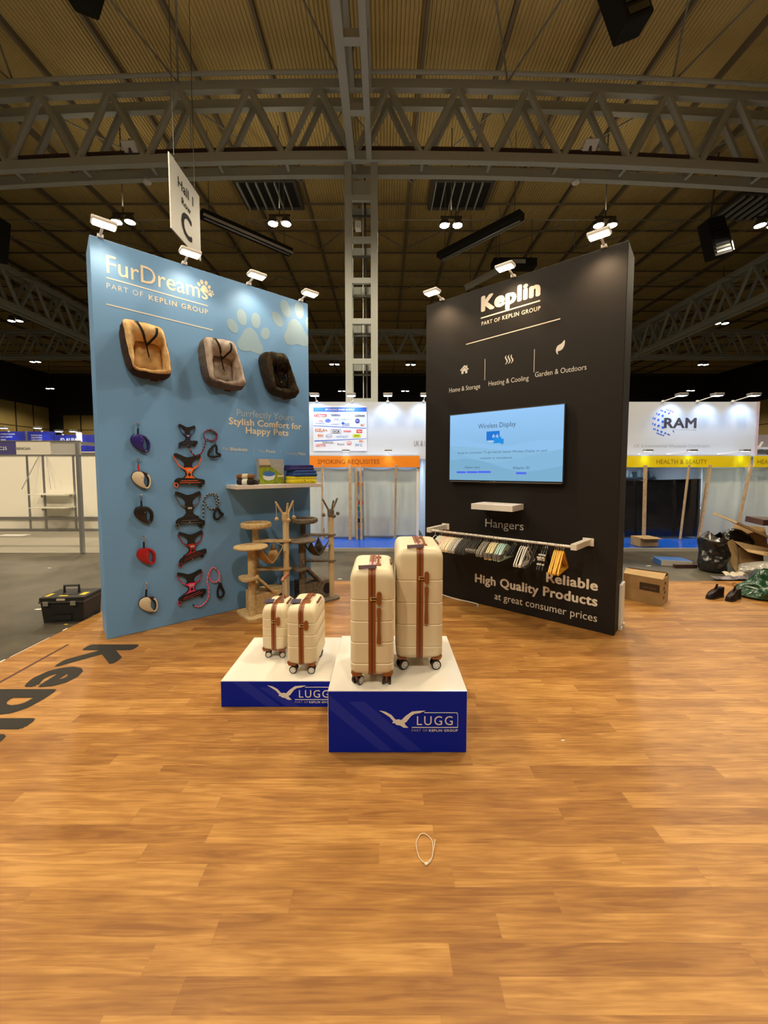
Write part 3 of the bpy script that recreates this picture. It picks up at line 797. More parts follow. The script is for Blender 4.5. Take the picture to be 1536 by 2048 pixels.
rx = lambda x: 6.186 + (1240 + x / 5.189 - 1275) * .012208
rz = lambda y: 3.402 - (780 + y / 5.189 - 803) * .01225
text('RAM', t, mat('ram_grey', (0.045, 0.040, 0.055), .6), rx(466), rx(805), rz(388), rz(290) - rz(388), bold=.045)
text('ENTERPRISE', t, cgr, rx(560), rx(805), rz(416), .028, spacing=1.25)
text('UK & International Wholesale Distributors', t, cgr, rx(165), rx(952), rz(590), .075)
gc = (rx(478), rz(335)); gr = rx(478) - rx(332)
mB = M(); mL = M()
for i in range(-3, 4):
    la = i * 24
    nn = 8 if abs(i) < 2 else (7 if abs(i) < 3 else 5)
    for j in range(nn):
        lo = -82 + 164 * j / (nn - 1) + (10 if i % 2 else 0)
        if lo > 86: break
        x, z = math.cos(R(la)) * math.sin(R(lo)), math.sin(R(la))
        x, z = x * math.cos(-.35) - z * math.sin(-.35), x * math.sin(-.35) + z * math.cos(-.35)
        if x > .02 and -.62 < z < .62: continue
        rr = .034 * max(.38, math.cos(R(lo)))
        (mB if x < .1 else mL).prism(ell(gc[0] + gr * x * .93, gc[1] + gr * z * .93, rr * .95, .032 * max(.5, math.cos(R(la))), R(-30 if x < 0 else 30), 10), -.004, -.001)
obj('globe_logo', mB, cb, t); obj('globe_logo', mL, mat('print_violet', (0.12, 0.10, 0.40), .6), t)
for i, (px, lab) in enumerate(((1325, 'cool flood lamp left of the globe logo, on the wall top'), (1391, 'cool flood lamp above the RAM lettering'), (1459, 'cool flood lamp right of the RAM lettering, on the wall top'))):
    cool_flood(7.08 - .28 + (px - 1325) * .0127, 9.5, 3.4, lab, .22, tgt=(.15, .05, -1))
t = thing('booth_sign', 'grey sign with cut-off white lettering at the right picture edge', 'sign', (0, 9.75, 0))
obj('panel', M().box(9.2, 11.2, 0, .1, 2.15, 2.62), mat('panel_grey', (0.26, 0.24, 0.27), .6), t)
text('V.5', t, cw, 9.3, 9.85, 2.24, .20, bold=.05)

# ------------------------------------------------------------------ shell-scheme booth on the left
shell = mat('shell_panel', (0.80, 0.77, 0.68), 0.6)
t = thing('shell_booth', 'white shell-scheme booth with grey uprights and a RENKSAN fascia', 'booth', (0, 0, 0))
obj('carpet', M().box(-13.5, -5.6, 8.03, 10.95, -.0195, -.01), mat('grey_carpet', (0.25, 0.235, 0.195), .95), t)
def post(x, y, z1, r=.035): obj('post', M().box(x - r, x + r, y - r, y + r, -.01, z1), alu, t)
for x in (-13.2, -11.8, -10.11, -9.66, -8.80, -7.6, -6.4): post(x, 10.95, 2.3, .03)
for x0, x1 in ((-13.17, -11.83), (-11.77, -10.14), (-10.08, -9.69), (-9.63, -8.83), (-8.77, -7.63), (-7.57, -6.43)):
    obj('panel', M().box(x0, x1, 10.93, 10.965, .0, 2.25), shell, t)
obj('floor_rail', M().box(-13.3, -6.4, 10.90, 10.925, .0, .06).box(-13.3, -6.4, 10.90, 10.925, .32, .40), alu, t)
obj('top_rail', M().box(-13.3, -6.4, 10.90, 10.925, 2.15, 2.23), alu, t)
post(-6.36, 8.03, 2.30, .032)
obj('fascia_rail', M().box(-10.5, -6.3, 8.01, 8.05, 2.325, 2.345).box(-10.5, -6.3, 8.01, 8.05, 2.035, 2.056), alu, t)
obj('fascia_panel', M().box(-7.63, -6.92, 8.015, 8.045, 2.056, 2.324), mat('fascia_white', (0.66, 0.63, 0.55), .6), t)
obj('fascia_panel', M().box(-6.90, -6.3, 8.025, 8.04, 2.056, 2.324), mat('fascia_grey', (0.40, 0.39, 0.37), .6), t)
obj('fascia_panel', M().box(-10.4, -7.64, 8.015, 8.045, 2.056, 2.324), mat('fascia_navy', (0.055, 0.05, 0.19), .6), t, label='navy fascia panel')
text('RENKSAN', t, mat('renksan_ink', (0.05, 0.05, 0.06), .6), -7.615, -7.335, 2.155, .05, y=8.012, bold=.01)
text('C25', t, cw, -7.98, -7.82, 2.15, .065, y=8.012)
obj('side_rail', M().box(-6.38, -6.34, 8.06, 10.95, 2.26, 2.33), alu, t)
obj('strut', M().tube([(-9.75, 10.9, 2.12), (-10.0, 10.6, 1.2)], .012, 5).tube([(-9.55, 10.9, 2.12), (-9.2, 10.6, 1.2)], .012, 5), alu, t)
for z, lab in ((1.06, 'upper white shelf at the back of the shell booth'), (.69, 'lower white shelf at the back of the shell booth')):
    s = thing('booth_shelf', lab, 'shelf', (-9.25, 10.75, z), 0, 'white shelves in the shell booth')
    obj('board', M().box(-.5, .48, -.25, .14, -.012, .012), mat('shelf_white', (0.72, 0.70, 0.62), .5), s)
    for a in (-.4, .4): obj('bracket', M().prism([(a - .01, -.013), (a + .01, -.013), (a + .01, -.10), (a - .01, -.10)], .05, .14), alu, s)
s = obj('paper_scrap', M().box(-.35, .35, -.12, .12, 0, .004).shift((-9.9, 10.2, -.008)), white_mt); tag(s, 'white sheet lying on the carpet of the shell booth', 'paper')

# blue-fronted booths far behind it
t = thing('booth_wall', 'blue booth fascias with white lettering far left', 'booth wall', (0, 14.0, 0))
bl = mat('booth_blue', (0.025, 0.035, 0.42), .5)
for x0, x1 in ((-16.0, -12.93), (-12.89, -11.95), (-11.93, -10.2)):
    obj('panel', M().box(x0, x1, 0, .1, 2.3, 3.12 if x0 < -12 else 3.0), bl, t)
obj('post', M().box(-12.95, -12.87, -.02, .12, 0, 3.14), alu, t)
for i, s_ in enumerate(('COMPETITIONEN', 'DAFI DAMEN', 'RADOR', 'Thornton')): text(s_, t, cw, -13.86, -13.86 + (.52, .42, .18, .36)[i], 3.03 - i * .1 - .03, .05, y=-.003, bold=.02)
for i, s_ in enumerate(('FASHION AND', 'INDUSTRIES', 'RADA LANDE')): text(s_, t, cw, -12.75, -12.36, 2.99 - i * .085 - .03, .045, y=-.003, bold=.02)
text('ID ALIPA', t, cw, -11.7, -11.1, 2.74, .14, y=-.003, bold=.05)
for x, z, lab in ((-13.55, 3.12, 'bright flood lamp on the blue fascia, nearest the picture edge'), (-12.35, 3.12, 'flood lamp on the middle of the blue fascia'), (-11.6, 3.0, 'third flood lamp along the blue fascia'), (-11.1, 3.0, 'flood lamp on the blue fascia closest to the blue wall')):
    cool_flood(x, 14.0, z, lab, .12, 7, (0, .1, -1), 'cool floods on the blue fascia')
t = thing('light_column', 'small white lit sign post far behind the blue wall edge', 'sign', (-10.72, 13.6, 0))
obj('box', M().box(-.05, .08, -.05, .05, 2.6, 3.05, .01), mat('lit_white', (.8, .8, .9), .5, emit=(.8, .85, 1), es=.7), t); obj('pole', M().box(-.02, .02, -.02, .02, -.02, 2.6), alu, t)

# ------------------------------------------------------------------ the two tall display walls
blue_wall = mat('blue_wall_print', (0.150, 0.345, 0.68), 0.55, bump=0.02, scale=200)
black_wall = mat('black_wall_print', (0.0115, 0.0095, 0.0085), 0.62, bump=0.02, scale=200, spec=.25)
cream = mat('print_cream', (0.80, 0.72, 0.58), 0.6)
pale = mat('print_pale', (0.66, 0.70, 0.70), 0.6)
ghost = mat('print_ghost', (0.265, 0.415, 0.56), 0.6)
faint = mat('print_faint', (0.46, 0.55, 0.62), 0.6)

BW = thing('display_wall', 'tall light blue display wall hung with pet products', 'display wall', B0, AB)
obj('panel', M().box(0, WLEN, 0, WTHK, 0, WHGT, .004, 1), blue_wall, BW)
def line(par, mt, x0, z0, x1, z1, h, nm='printed_line', y=-.002):
    obj(nm, M().add([(x0, y, z0), (x1, y, z1), (x1, y, z1 + h), (x0, y, z0 + h)], [(0, 1, 2, 3)]), mt, par)
text('FurDreams', BW, cream, .128, 1.075, 3.685, .172, bold=.004)
line(BW, pale, .122, 3.63, 1.074, 3.612, .013)
text('PART OF', BW, pale, .122, .43, 3.535, .052, spacing=1.25)
text('KEPLIN GROUP', BW, cream, .482, 1.072, 3.523, .052, bold=.022, spacing=1.2)
line(BW, pale, .112, 3.372, 1.119, 3.352, .013)
def paw(par, mt, cx, cz, k, rot=0.0, clip=None):
    """a pad with four toes; k scales it"""
    c, s = math.cos(rot), math.sin(rot)
    def T(pts):
        out = [(cx + k * (x * c - z * s), cz + k * (x * s + z * c)) for x, z in pts]
        return [(min(x, clip) if clip else x, z) for x, z in out]
    pad = spline2([(0, .155), (.075, .11), (.12, .02), (.165, -.06), (.14, -.13), (.07, -.145), (0, -.125), (-.07, -.145), (-.14, -.13), (-.165, -.06), (-.12, .02), (-.075, .11)], 5)
    m = M().prism(T(pad), -.002, -.0005)
    for (x, z, a, b, r) in ((-.215, .125, .06, .085, .5), (-.10, .255, .062, .095, .15), (.075, .26, .062, .095, -.1), (.195, .13, .058, .08, -.45)):
        p = T(ell(x, z, a, b, r))
        if clip and max(q[0] for q in p) - min(q[0] for q in p) < .01: continue
        m.prism(p, -.002, -.0005)
    obj('paw_print', m, mt, par)
paw(BW, ghost, 1.563, 3.335, 1.0)
paw(BW, ghost, 2.19, 3.57, 1.15, .12, WLEN - .002)
paw(BW, cream, 1.04, 3.80, .27); paw(BW, cream, 1.103, 3.757, .15, -.3)
text('Purrfectly Yours:', BW, faint, 1.374, 2.15, 2.398, .082)
text('Stylish Comfort for', BW, cream, 1.278, 2.253, 2.290, .078, bold=.035)
text('Happy Pets', BW, cream, 1.480, 2.058, 2.192, .078, bold=.035)
for a, b_, x0, x1, x2, z in (('Pet', 'Blankets', 1.198, 1.268, 1.498, 1.972), ('Pet', 'Pools', 1.648, 1.722, 1.869, 1.960), ('Cooling', 'Mats', 2.017, 2.185, 2.311, 1.942)):
    text(a, BW, faint, x0, x1, z, .038)
    text(b_, BW, pale, x1 + .018, x2, z, .038, bold=.03)
for x in (1.577, 1.938): line(BW, faint, x, 1.968, x + .004, 1.968, .034)

KW = thing('display_wall', 'tall black display wall with a television and hanger rail', 'display wall', K0, AK)
obj('panel', M().box(0, WLEN, 0, .41, 0, WHGT, .004, 1), black_wall, KW)
kprint = mat('print_warm_white', (0.74, 0.68, 0.60), 0.6)
text('Keplin', KW, kprint, .815, 1.536, 3.714, .168, bold=.075)
line(KW, kprint, .815, 3.622, 1.536, 3.640, .016)
text('PART OF', KW, kprint, .826, 1.065, 3.538, .044, bold=.012, spacing=1.12)
text('KEPLIN GROUP', KW, kprint, 1.094, 1.541, 3.543, .046, bold=.028, spacing=1.12)
line(KW, kprint, .614, 3.345, 1.756, 3.388, .012)
grey_p = mat('print_soft_white', (0.62, 0.60, 0.58), 0.6)
text('Home & Storage', KW, grey_p, .375, .819, 2.768, .058)
text('Heating & Cooling', KW, grey_p, .931, 1.426, 2.780, .056)
text('Garden & Outdoors', KW, grey_p, 1.497, 2.033, 2.802, .056)
for x in (.876, 1.481): line(KW, grey_p, x, 2.86, x + .006, 2.86, .26)
hx, hz = .537, 2.985
obj('house_icon', M().prism([(hx + .058, hz + .107), (hx - .005, hz + .05), (hx + .008, hz + .04), (hx + .058, hz + .085), (hx + .108, hz + .04), (hx + .121, hz + .05), (hx + .098, hz + .071), (hx + .098, hz + .10), (hx + .082, hz + .10), (hx + .082, hz + .086)], -.002, -.0005)
    .prism([(hx + .058, hz + .077), (hx + .016, hz + .04), (hx + .016, hz), (hx + .046, hz), (hx + .046, hz + .03), (hx + .07, hz + .03), (hx + .07, hz), (hx + .1, hz), (hx + .1, hz + .04)], -.002, -.0005), grey_p, KW)
m = M()
for i in range(3):
    c0 = [(1.142 + .034 * i + .016 * math.sin(t * 5.5) + .02 * t, 3.008 + .102 * t, .009 * math.sin(PI * (.08 + .84 * t)) ** .6) for t in [k / 12 for k in range(13)]]
    m.prism([(x - w_, z) for x, z, w_ in c0] + [(x + w_, z) for x, z, w_ in reversed(c0)], -.002, -.0005)
obj('heat_icon', m, grey_p, KW)
obj('leaf_icon', M().prism(spline2([(1.808, 3.155), (1.806, 3.10), (1.785, 3.062), (1.755, 3.048), (1.742, 3.052), (1.738, 3.03), (1.744, 3.018), (1.736, 3.016), (1.722, 3.04), (1.72, 3.075), (1.738, 3.108), (1.775, 3.125)], 4), -.002, -.0005), grey_p, KW)
text('Hangers', KW, grey_p, .919, 1.405, 1.018, .100)
text('Reliable', KW, kprint, 1.678, 2.211, .450, .105, bold=.045)
text('High Quality Products', KW, kprint, .786, 2.212, .280, .105, bold=.045)
text('at great consumer prices', KW, kprint, 1.058, 2.213, .108, .085)

# warm floods along the two walls
def flood(frame, ang, u, lab, grp, lit=True, dx=0.0, back=False):
    p = frame(u, 0 if not back else -.41, 4.0); s = -1 if not back else 1
    t = thing('flood_lamp', lab, 'lamp', p, ang, grp)
    y = .24 * s
    obj('clamp', M().box(-.025, .025, -.01 * s if s > 0 else -.02, .03, 0, .03, .004), white_pl, t)
    obj('arm', M().tube([(0, 0, .02), (dx, y * .85, .055)], .012, 8), white_pl, t)
    hd = obj('lamp_head', M().box(-.10 + dx, .10 + dx, y - .065, y + .065, .015, .05, .012), white_pl, t)
    obj('glass', M().box(-.085 + dx, .085 + dx, y - .05, y + .05, .008, .0145), lamp_warm, hd)
    if lit: spot('lamp_light', (dx, y - .02 * -s, -.02), (dx, -.02 if not back else .02, -.62), FLOOD_W if frame is wb else FLOOD_W * 2.2, FLOOD_C if frame is wb else (1.0, .68, .40), 125, .9, .05, t)
    return t
for u, dx, lab in ((.088, .01, 'flood lamp at the near top corner of the blue wall'), (.838, .0, 'flood lamp on the blue wall top, behind the FurDreams lettering'), (1.560, 0, 'flood lamp on the blue wall top, third from the near corner'), (2.270, 0, 'flood lamp at the far top corner of the blue wall')):
    flood(wb, AB, u, lab, 'flood lamps on the blue wall', True, dx)
for u, lab in ((.245, 'flood lamp at the far top corner of the black wall'), (1.217, 'flood lamp on the black wall top above the lettering'), (2.160, 'flood lamp near the near top corner of the black wall')):
    flood(wk, AK, u, lab, 'flood lamps on the black wall')
flood(wk, AK, 2.17, 'flood lamp on the rear side of the black wall', 'flood lamps on the black wall', True, 0, True)

# ------------------------------------------------------------------ three car-seat pet beds
def pet_bed(rim, inner, lab, m_out, m_plush, m_floor, strap_long=True, seed=0):
    cx = sum(p[0] for p in rim) / 4; cz = sum(p[1] for p in rim) / 4
    t = thing('pet_bed', lab, 'pet bed', wb(cx, 0, cz), AB, 'pet beds on the blue wall')
    def bil(q, a, b_):   # a,b in -1..1 ; corners TL TR BR BL
        tl, tr, br_, bl_ = q; u, v = (a + 1) / 2, (1 - b_) / 2
        return ((tl[0] * (1 - u) + tr[0] * u) * (1 - v) + (bl_[0] * (1 - u) + br_[0] * u) * v - cx,
                (tl[1] * (1 - u) + tr[1] * u) * (1 - v) + (bl_[1] * (1 - u) + br_[1] * u) * v - cz)
    N = 72
    def rs(i, p=5.0):
        a = 2 * PI * i / N; c, s = math.cos(a), math.sin(a)
        r = (abs(c) ** p + abs(s) ** p) ** (-1 / p)
        return r * c, r * s
    def dep(a, b_, d):   # the front (lower) rim dips between its corners, the top rim is fuller
        k = 1 - .32 * max(0, -b_) ** 3 * (1 - abs(a) ** 3) + .06 * max(0, b_)
        return d * k
    def ringp(q, d, grow=0.0, dz=0.0, p=5.0, wb_=.006, fix=True):
        out = []
        for i in range(N):
            a, b_ = rs(i, p); x, z = bil(q, a, b_)
            l = math.hypot(x, z); x += x / l * grow; z += z / l * grow + dz
            y = -dep(a, b_, d) if fix else -d
            out.append(wob((x, y, z), wb_, 14 + seed) if d > .01 else (x, y, z))
        return out
    obj('outer_cover', M().loft([ringp(rim, .004, .004, -.022, 5), ringp(rim, .03, .026, -.026, 4.5), ringp(rim, .09, .028, -.020, 5, .012), ringp(rim, .15, .012, -.008, 7, .010), ringp(rim, .188, .0, 0, 9, .009)], cap=False), m_out, t, True, angle=80)
    r0 = [ringp(rim, .188, -.001, 0, 9, .009)]
    mid = [tuple((rim[k][0] * (1 - f) + inner[k][0] * f, rim[k][1] * (1 - f) + inner[k][1] * f) for k in range(4)) for f in (.2, .5, .8, 1.0)]
    for q, d, p in zip(mid, (.203, .208, .186, .145), (9, 9, 9, 9)): r0.append(ringp(q, d, 0, 0, p, .011))
    r0.append(ringp(inner, .05, .004, 0, 7, .004, False))
    obj('bolster', M().loft(r0, cap=False), m_plush, t, True, angle=80)
    def fl(u, v):
        a, b_ = u * 2 - 1, v * 2 - 1
        x, z = bil(inner, a, b_)
        return (x, -.05 - .03 * (1 - a ** 4) * (1 - b_ ** 4) + .006 * noise.noise(Vector((x * 16, z * 16, seed))), z)
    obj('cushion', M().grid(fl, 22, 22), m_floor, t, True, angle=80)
    # Y shaped car strap over the top bolster, with a clip
    def onb(a, b_, d): x, z = bil(rim, a, b_); return Vector((x, -d, z))
    jx = onb(.05, .18, .10)
    st = M()
    def band(P, w_):
        P = spline(P, 5)
        for i in range(len(P) - 1):
            tdir = (P[i + 1] - P[i]).normalized(); sd = tdir.cross(Vector((0, 1, 0)))
            if sd.length < .2: sd = Vector((1, 0, 0))
            sd = sd.normalized() * w_ / 2; o = Vector((0, -.003, 0))
            a0, a1, b0, b1 = P[i] - sd, P[i] + sd, P[i + 1] - sd, P[i + 1] + sd
            st.add([a0, a1, b1, b0, a0 + o, a1 + o, b1 + o, b0 + o], [(0, 1, 2, 3), (7, 6, 5, 4), (0, 4, 5, 1), (3, 2, 6, 7), (0, 3, 7, 4), (1, 5, 6, 2)])
    band([onb(-.36, 1.02, .12), onb(-.33, .95, .226), onb(-.16, .62, .232), onb(-.05, .36, .17), jx], .022)
    band([onb(.58, .95, .15), onb(.60, .85, .228), onb(.50, .55, .232), onb(.25, .33, .17), jx], .022)
    if strap_long: band([jx, onb(.05, .0, .096), onb(.06, -.30, .096)], .013)
    so = obj('strap', st, black_mt, t)
    if strap_long: obj('clip', M().box(*[c for c in ()]) if False else M().ball(tuple(onb(.06, -.42, .098)), .011, 10).tube([onb(.06, -.30, .098), onb(.06, -.40, .1)], .005, 6), chrome, so, True)
    obj('label_tab', M().box(-.02, .05, -.015, -.0105, -.005, .012).shift((bil(rim, .1, -1)[0], -.02, bil(rim, .1, -1)[1] - .062)), mat('tab_brown', (0.10, 0.03, 0.015), .7), t)
    return t
tan0, tan1 = (0.66, 0.42, 0.185), (0.90, 0.66, 0.36)
pet_bed([(.205, 3.215), (.570, 3.205), (.645, 2.745), (.288, 2.74)], [(.318, 3.06), (.560, 3.05), (.582, 2.785), (.308, 2.775)], 'tan plush pet bed with a dark brown cover on the blue wall',
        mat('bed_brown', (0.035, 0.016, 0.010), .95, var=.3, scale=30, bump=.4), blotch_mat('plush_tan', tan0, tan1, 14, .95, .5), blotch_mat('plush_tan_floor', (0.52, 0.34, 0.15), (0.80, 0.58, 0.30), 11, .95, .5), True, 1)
pet_bed([(.948, 3.205), (1.305, 3.215), (1.440, 2.725), (1.012, 2.752)], [(1.070, 3.05), (1.300, 3.045), (1.320, 2.775), (1.068, 2.775)], 'pale grey plush pet bed with a grey-brown cover on the blue wall',
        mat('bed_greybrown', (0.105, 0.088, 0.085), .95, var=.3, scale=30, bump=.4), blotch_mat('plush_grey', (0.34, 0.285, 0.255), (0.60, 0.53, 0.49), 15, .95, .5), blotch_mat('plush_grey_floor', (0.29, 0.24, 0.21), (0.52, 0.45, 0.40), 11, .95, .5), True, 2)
pet_bed([(1.640, 3.18), (1.950, 3.205), (2.145, 2.712), (1.770, 2.748)], [(1.780, 3.06), (1.985, 3.06), (2.05, 2.79), (1.800, 2.79)], 'dark olive-brown plush pet bed on the blue wall',
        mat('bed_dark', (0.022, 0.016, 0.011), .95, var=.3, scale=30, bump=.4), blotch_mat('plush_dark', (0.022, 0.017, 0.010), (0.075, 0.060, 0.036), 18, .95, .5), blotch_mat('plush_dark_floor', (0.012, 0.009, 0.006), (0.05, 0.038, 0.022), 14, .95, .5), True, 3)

# ------------------------------------------------------------------ five retractable leads on ball hooks
def retract(u, v, uh, vh, m_face, m_edge, m_tab, lab, rot=0.0, labh=''):
    k = thing('wall_hook', labh, 'hook', wb(uh, 0, vh), AB, 'ball hooks on the blue wall')
    obj('stem', M().cyl((0, 0, 0), (0, -.022, 0), .006, 8), chrome, k); obj('ball', M().ball((0, -.03, 0), .013, 12), chrome, k, True)
    t = thing('retractable_lead', lab, 'dog lead', wb(u, 0, v), AB, 'retractable dog leads')
    dz = vh - v; dxh = uh - u
    T = Matrix.Rotation(rot, 4, 'Y')
    def sh(P): return [((T @ Vector((x, 0, z))).x, (T @ Vector((x, 0, z))).z) for x, z in P]
    egg = spline2([(-.022, .094), (.018, .084), (.038, .050), (.034, .012), (.030, -.025), (.044, -.066), (.056, -.090), (.030, -.090), (-.012, -.068), (-.056, -.026), (-.080, .026), (-.064, .076)], 5)
    def infl(P, s): 
        cx = sum(p[0] for p in P) / len(P); cz = sum(p[1] for p in P) / len(P)
        return [(cx + (x - cx) * s, cz + (z - cz) * s) for x, z in P]
    def lens(P, y0, y1, ss):
        rings = []
        for y, s in ss: rings.append([(x, y, z) for x, z in sh(infl(P, s))])
        return M().loft(rings)
    obj('casing', lens(egg, 0, 0, ((-.004, .93), (-.012, 1.0), (-.032, 1.0))), m_edge, t, True)
    obj('face_plate', lens(egg, 0, 0, ((-.030, .95), (-.040, .93), (-.045, .80))), m_face, t, True)
    hp = spline([(.012, 0, .082), (.050, 0, .066), (.078, 0, .025), (.082, 0, -.03), (.070, 0, -.075), (.045, 0, -.088)], 6)
    obj('handle', M().tube([T @ (p + Vector((0, -.022, 0))) for p in hp], [.013 + .004 * math.sin(PI * i / (len(hp) - 1)) for i in range(len(hp))], 10), m_edge, t, True)
    obj('grip_trim', M().tube([T @ (p * 1.0 + Vector((.004, -.030, 0))) for p in hp[8:]], .0105, 8), m_face, t, True)
    obj('mark', M().box(-.012, .004, -.0475, -.044, .03, .034).xf(Matrix.Rotation(.7, 4, 'Y')), mat('mark_grey', (.25, .25, .27), .5), t)
    obj('cord_tab', M().tube([(-.01, -.022, .088), (dxh * .6 - .004, -.024, .10 + (dz - .1) * .35), (dxh, -.026, dz * .72)], .0095, 8), m_tab, t, True)
    obj('clip', M().tube([(dxh, -.026, dz * .70), (dxh, -.027, dz - .03)], .005, 6).tube([(dxh + .011 * math.sin(a), -.027, dz - .018 + .016 * math.cos(a)) for a in [2 * PI * i / 12 for i in range(12)]], .0032, 6, True), chrome, t, True)
cream_pl = mat('cream_plastic', (0.66, 0.58, 0.44), .35); darkbr = mat('dark_plastic', (0.025, 0.015, 0.015), .4)
blu_pl = mat('indigo_plastic', (0.030, 0.022, 0.20), .3); red_pl = mat('red_plastic', (0.36, 0.012, 0.018), .3); blk_pl = mat('lead_black', (0.016, 0.013, 0.013), .35)
retract(.345, 2.018, .338, 2.228, blu_pl, mat('indigo_dark', (0.02, 0.016, 0.12), .35), black_mt, 'indigo retractable lead, topmost in the column', 0, 'ball hook holding the indigo lead')
retract(.340, 1.632, .328, 1.853, cream_pl, darkbr, mat('tab_red', (0.55, 0.03, 0.03), .6), 'cream retractable lead with a red cord tab', 0, 'ball hook holding the cream lead with the red tab')
retract(.352, 1.262, .342, 1.472, blk_pl, black_pl, black_mt, 'black retractable lead in the middle of the column', 0, 'ball hook holding the black lead')
retract(.360, .815, .351, 1.037, red_pl, mat('red_dark', (0.28, 0.01, 0.014), .35), black_mt, 'red retractable lead above the lowest cream lead', 0, 'ball hook holding the red lead')
retract(.362, .288, .359, .525, cream_pl, darkbr, black_mt, 'cream retractable lead, lowest in the column', -.08, 'ball hook holding the lowest cream lead')

# ------------------------------------------------------------------ five dog harnesses
YOKE = [(-.141, .187), (-.119, .193), (-.07, .173), (-.016, .152), (.045, .162), (.087, .18), (.119, .189), (.131, .172), (.125, .147), (.086, .132), (.059, .11), (.038, .076), (.032, .037), (-.035, .034), (-.041, .075), (-.057, .108), (-.091, .14), (-.135, .158)]
CHEST = [(-.037, .034), (.042, .032), (.049, .009), (.032, -.024), (.032, -.046), (.044, -.071), (.079, -.1), (-.068, -.103), (-.048, -.087), (-.022, -.057), (-.019, -.035), (-.026, -.007), (-.04, .009)]
EDGE = [(-.044, .042), (.05, .04), (.062, .015), (.043, -.024), (.042, -.046), (.059, -.071), (.105, -.106), (-.093, -.108), (-.058, -.081), (-.035, -.054), (-.031, -.035), (-.038, -.007), (-.053, .012)]
BAND = [(-.143, -.107), (-.112, -.083), (-.053, -.081), (.08, -.089), (.158, -.104), (.167, -.132), (.157, -.161), (.083, -.162), (-.105, -.154), (-.139, -.142)]
web_b = mat('webbing_black', (0.010, 0.009, 0.009), .85, bump=.3, scale=120)
mesh_b = mat('mesh_black', (0.014, 0.011, 0.010), .95, bump=.5, scale=220)
def harness(u, v, kx, kz, m_col, m_trim, lab, rot=0.0, droop=0.0, rl=0.0):
    t = thing('dog_harness', lab, 'dog harness', wb(u, 0, v), AB, 'dog harnesses on the blue wall')
    def T(P, low=False):
        o = []
        for x, z in P:
            if low: z += rl * x - droop * abs(x)
            x2, z2 = x * kx, z * kz
            o.append((x2 * math.cos(rot) - z2 * math.sin(rot), x2 * math.sin(rot) + z2 * math.cos(rot)))
        return o
    S = lambda P, n=4: spline2(P, n)
    obj('collar_yoke', M().prism(T(S(YOKE)), -.022, -.004), mesh_b, t)
    obj('backing', M().prism(T(S(EDGE)), -.018, -.003), web_b, t)
    obj('chest_panel', M().prism(T(S(CHEST, 3)), -.025, -.0185), m_col, t)
    for P in ([(-.101, .05), (-.089, .056), (-.04, .029), (-.043, .009)], [(.042, .029), (.1, .065), (.113, .06), (.049, .009)]):
        obj('shoulder_wing', M().prism(T(P), -.026, -.010), m_trim, t)
    for P in ([(-.154, .16), (-.142, .163), (-.089, .05), (-.099, .045)], [(.131, .155), (.144, .153), (.118, .066), (.105, .068)]):
        obj('side_strap', M().prism(T(P), -.015, -.006), m_trim, t)
    g = obj('girth_band', M().prism(T(S(BAND), True), -.028, -.003), web_b, t)
    obj('trim', M().prism(T([(-.085, -.112), (.09, -.108), (.09, -.115), (-.085, -.119)], True), -.0305, -.0282).prism(T([(-.10, -.132), (.125, -.132), (.125, -.138), (-.10, -.139)], True), -.0305, -.0282), m_trim, g)
    for cx, cz in ((-.132, -.16), (.115, -.166)):
        P = T(ell(cx, cz, .022, .030, .2, 14), True); Q = T(ell(cx, cz, .013, .020, .2, 14), True)
        obj('strap_loop', M().ring(P, Q, -.030, -.006), m_trim if cx < 0 else web_b, t)
    for cx in (-.125, .128):
        P = T(ell(cx, -.115, .015, .010, 0, 8), True); obj('buckle', M().prism(P, -.036, -.0285), black_pl, t)
    obj('logo_patch', M().prism(T([(-.016, .014), (.028, .013), (.028, -.005), (-.016, -.004)]), -.028, -.0255), mat('patch_white', (.62, .58, .52), .6), t)
    obj('patch_print', M().prism(T([(-.010, .007), (.022, .006), (.022, .002), (-.010, .003)]), -.0286, -.0282), mat('patch_ink', (.15, .13, .13), .6), t)
    p = T([(.0, -.150)], True)[0]
    obj('ring', M().ball((p[0], -.032, p[1]), .006, 8), chrome, t, True)
    p = T(ell(.006, -.045, .015, .02, 0, 12)); obj('vent_patch', M().prism(p, -.0265, -.0252), web_b, t)
    return t
orange_f = mat('fabric_orange', (0.86, 0.16, 0.012), .7, bump=.2, scale=150)
harness(.812, 2.118, .62, .66, mat('fabric_navy', (0.010, 0.016, 0.10), .75), mat('trim_navy', (0.03, 0.04, 0.13), .7), 'small navy dog harness at the top of the column', -.02, .0, .2)
harness(.812, 1.730, 1, 1, orange_f, mat('trim_coral', (0.72, 0.13, 0.05), .7), 'orange and black dog harness')
harness(.806, 1.300, .97, 1.02, mat('fabric_black', (0.014, 0.012, 0.011), .8), mat('trim_grey', (0.10, 0.10, 0.105), .6), 'all black dog harness with grey piping', 0, .22, -.05)
harness(.820, .860, .93, .93, mat('fabric_red', (0.32, 0.010, 0.012), .75), mat('trim_red', (0.20, 0.018, 0.02), .7), 'red and black dog harness', .0, .0, .35)
harness(.800, .410, .95, .90, mat('fabric_pink', (0.80, 0.060, 0.22), .7), mat('trim_pink', (0.42, 0.05, 0.10), .7), 'pink and black dog harness, lowest in the column', .02, .05, .2)

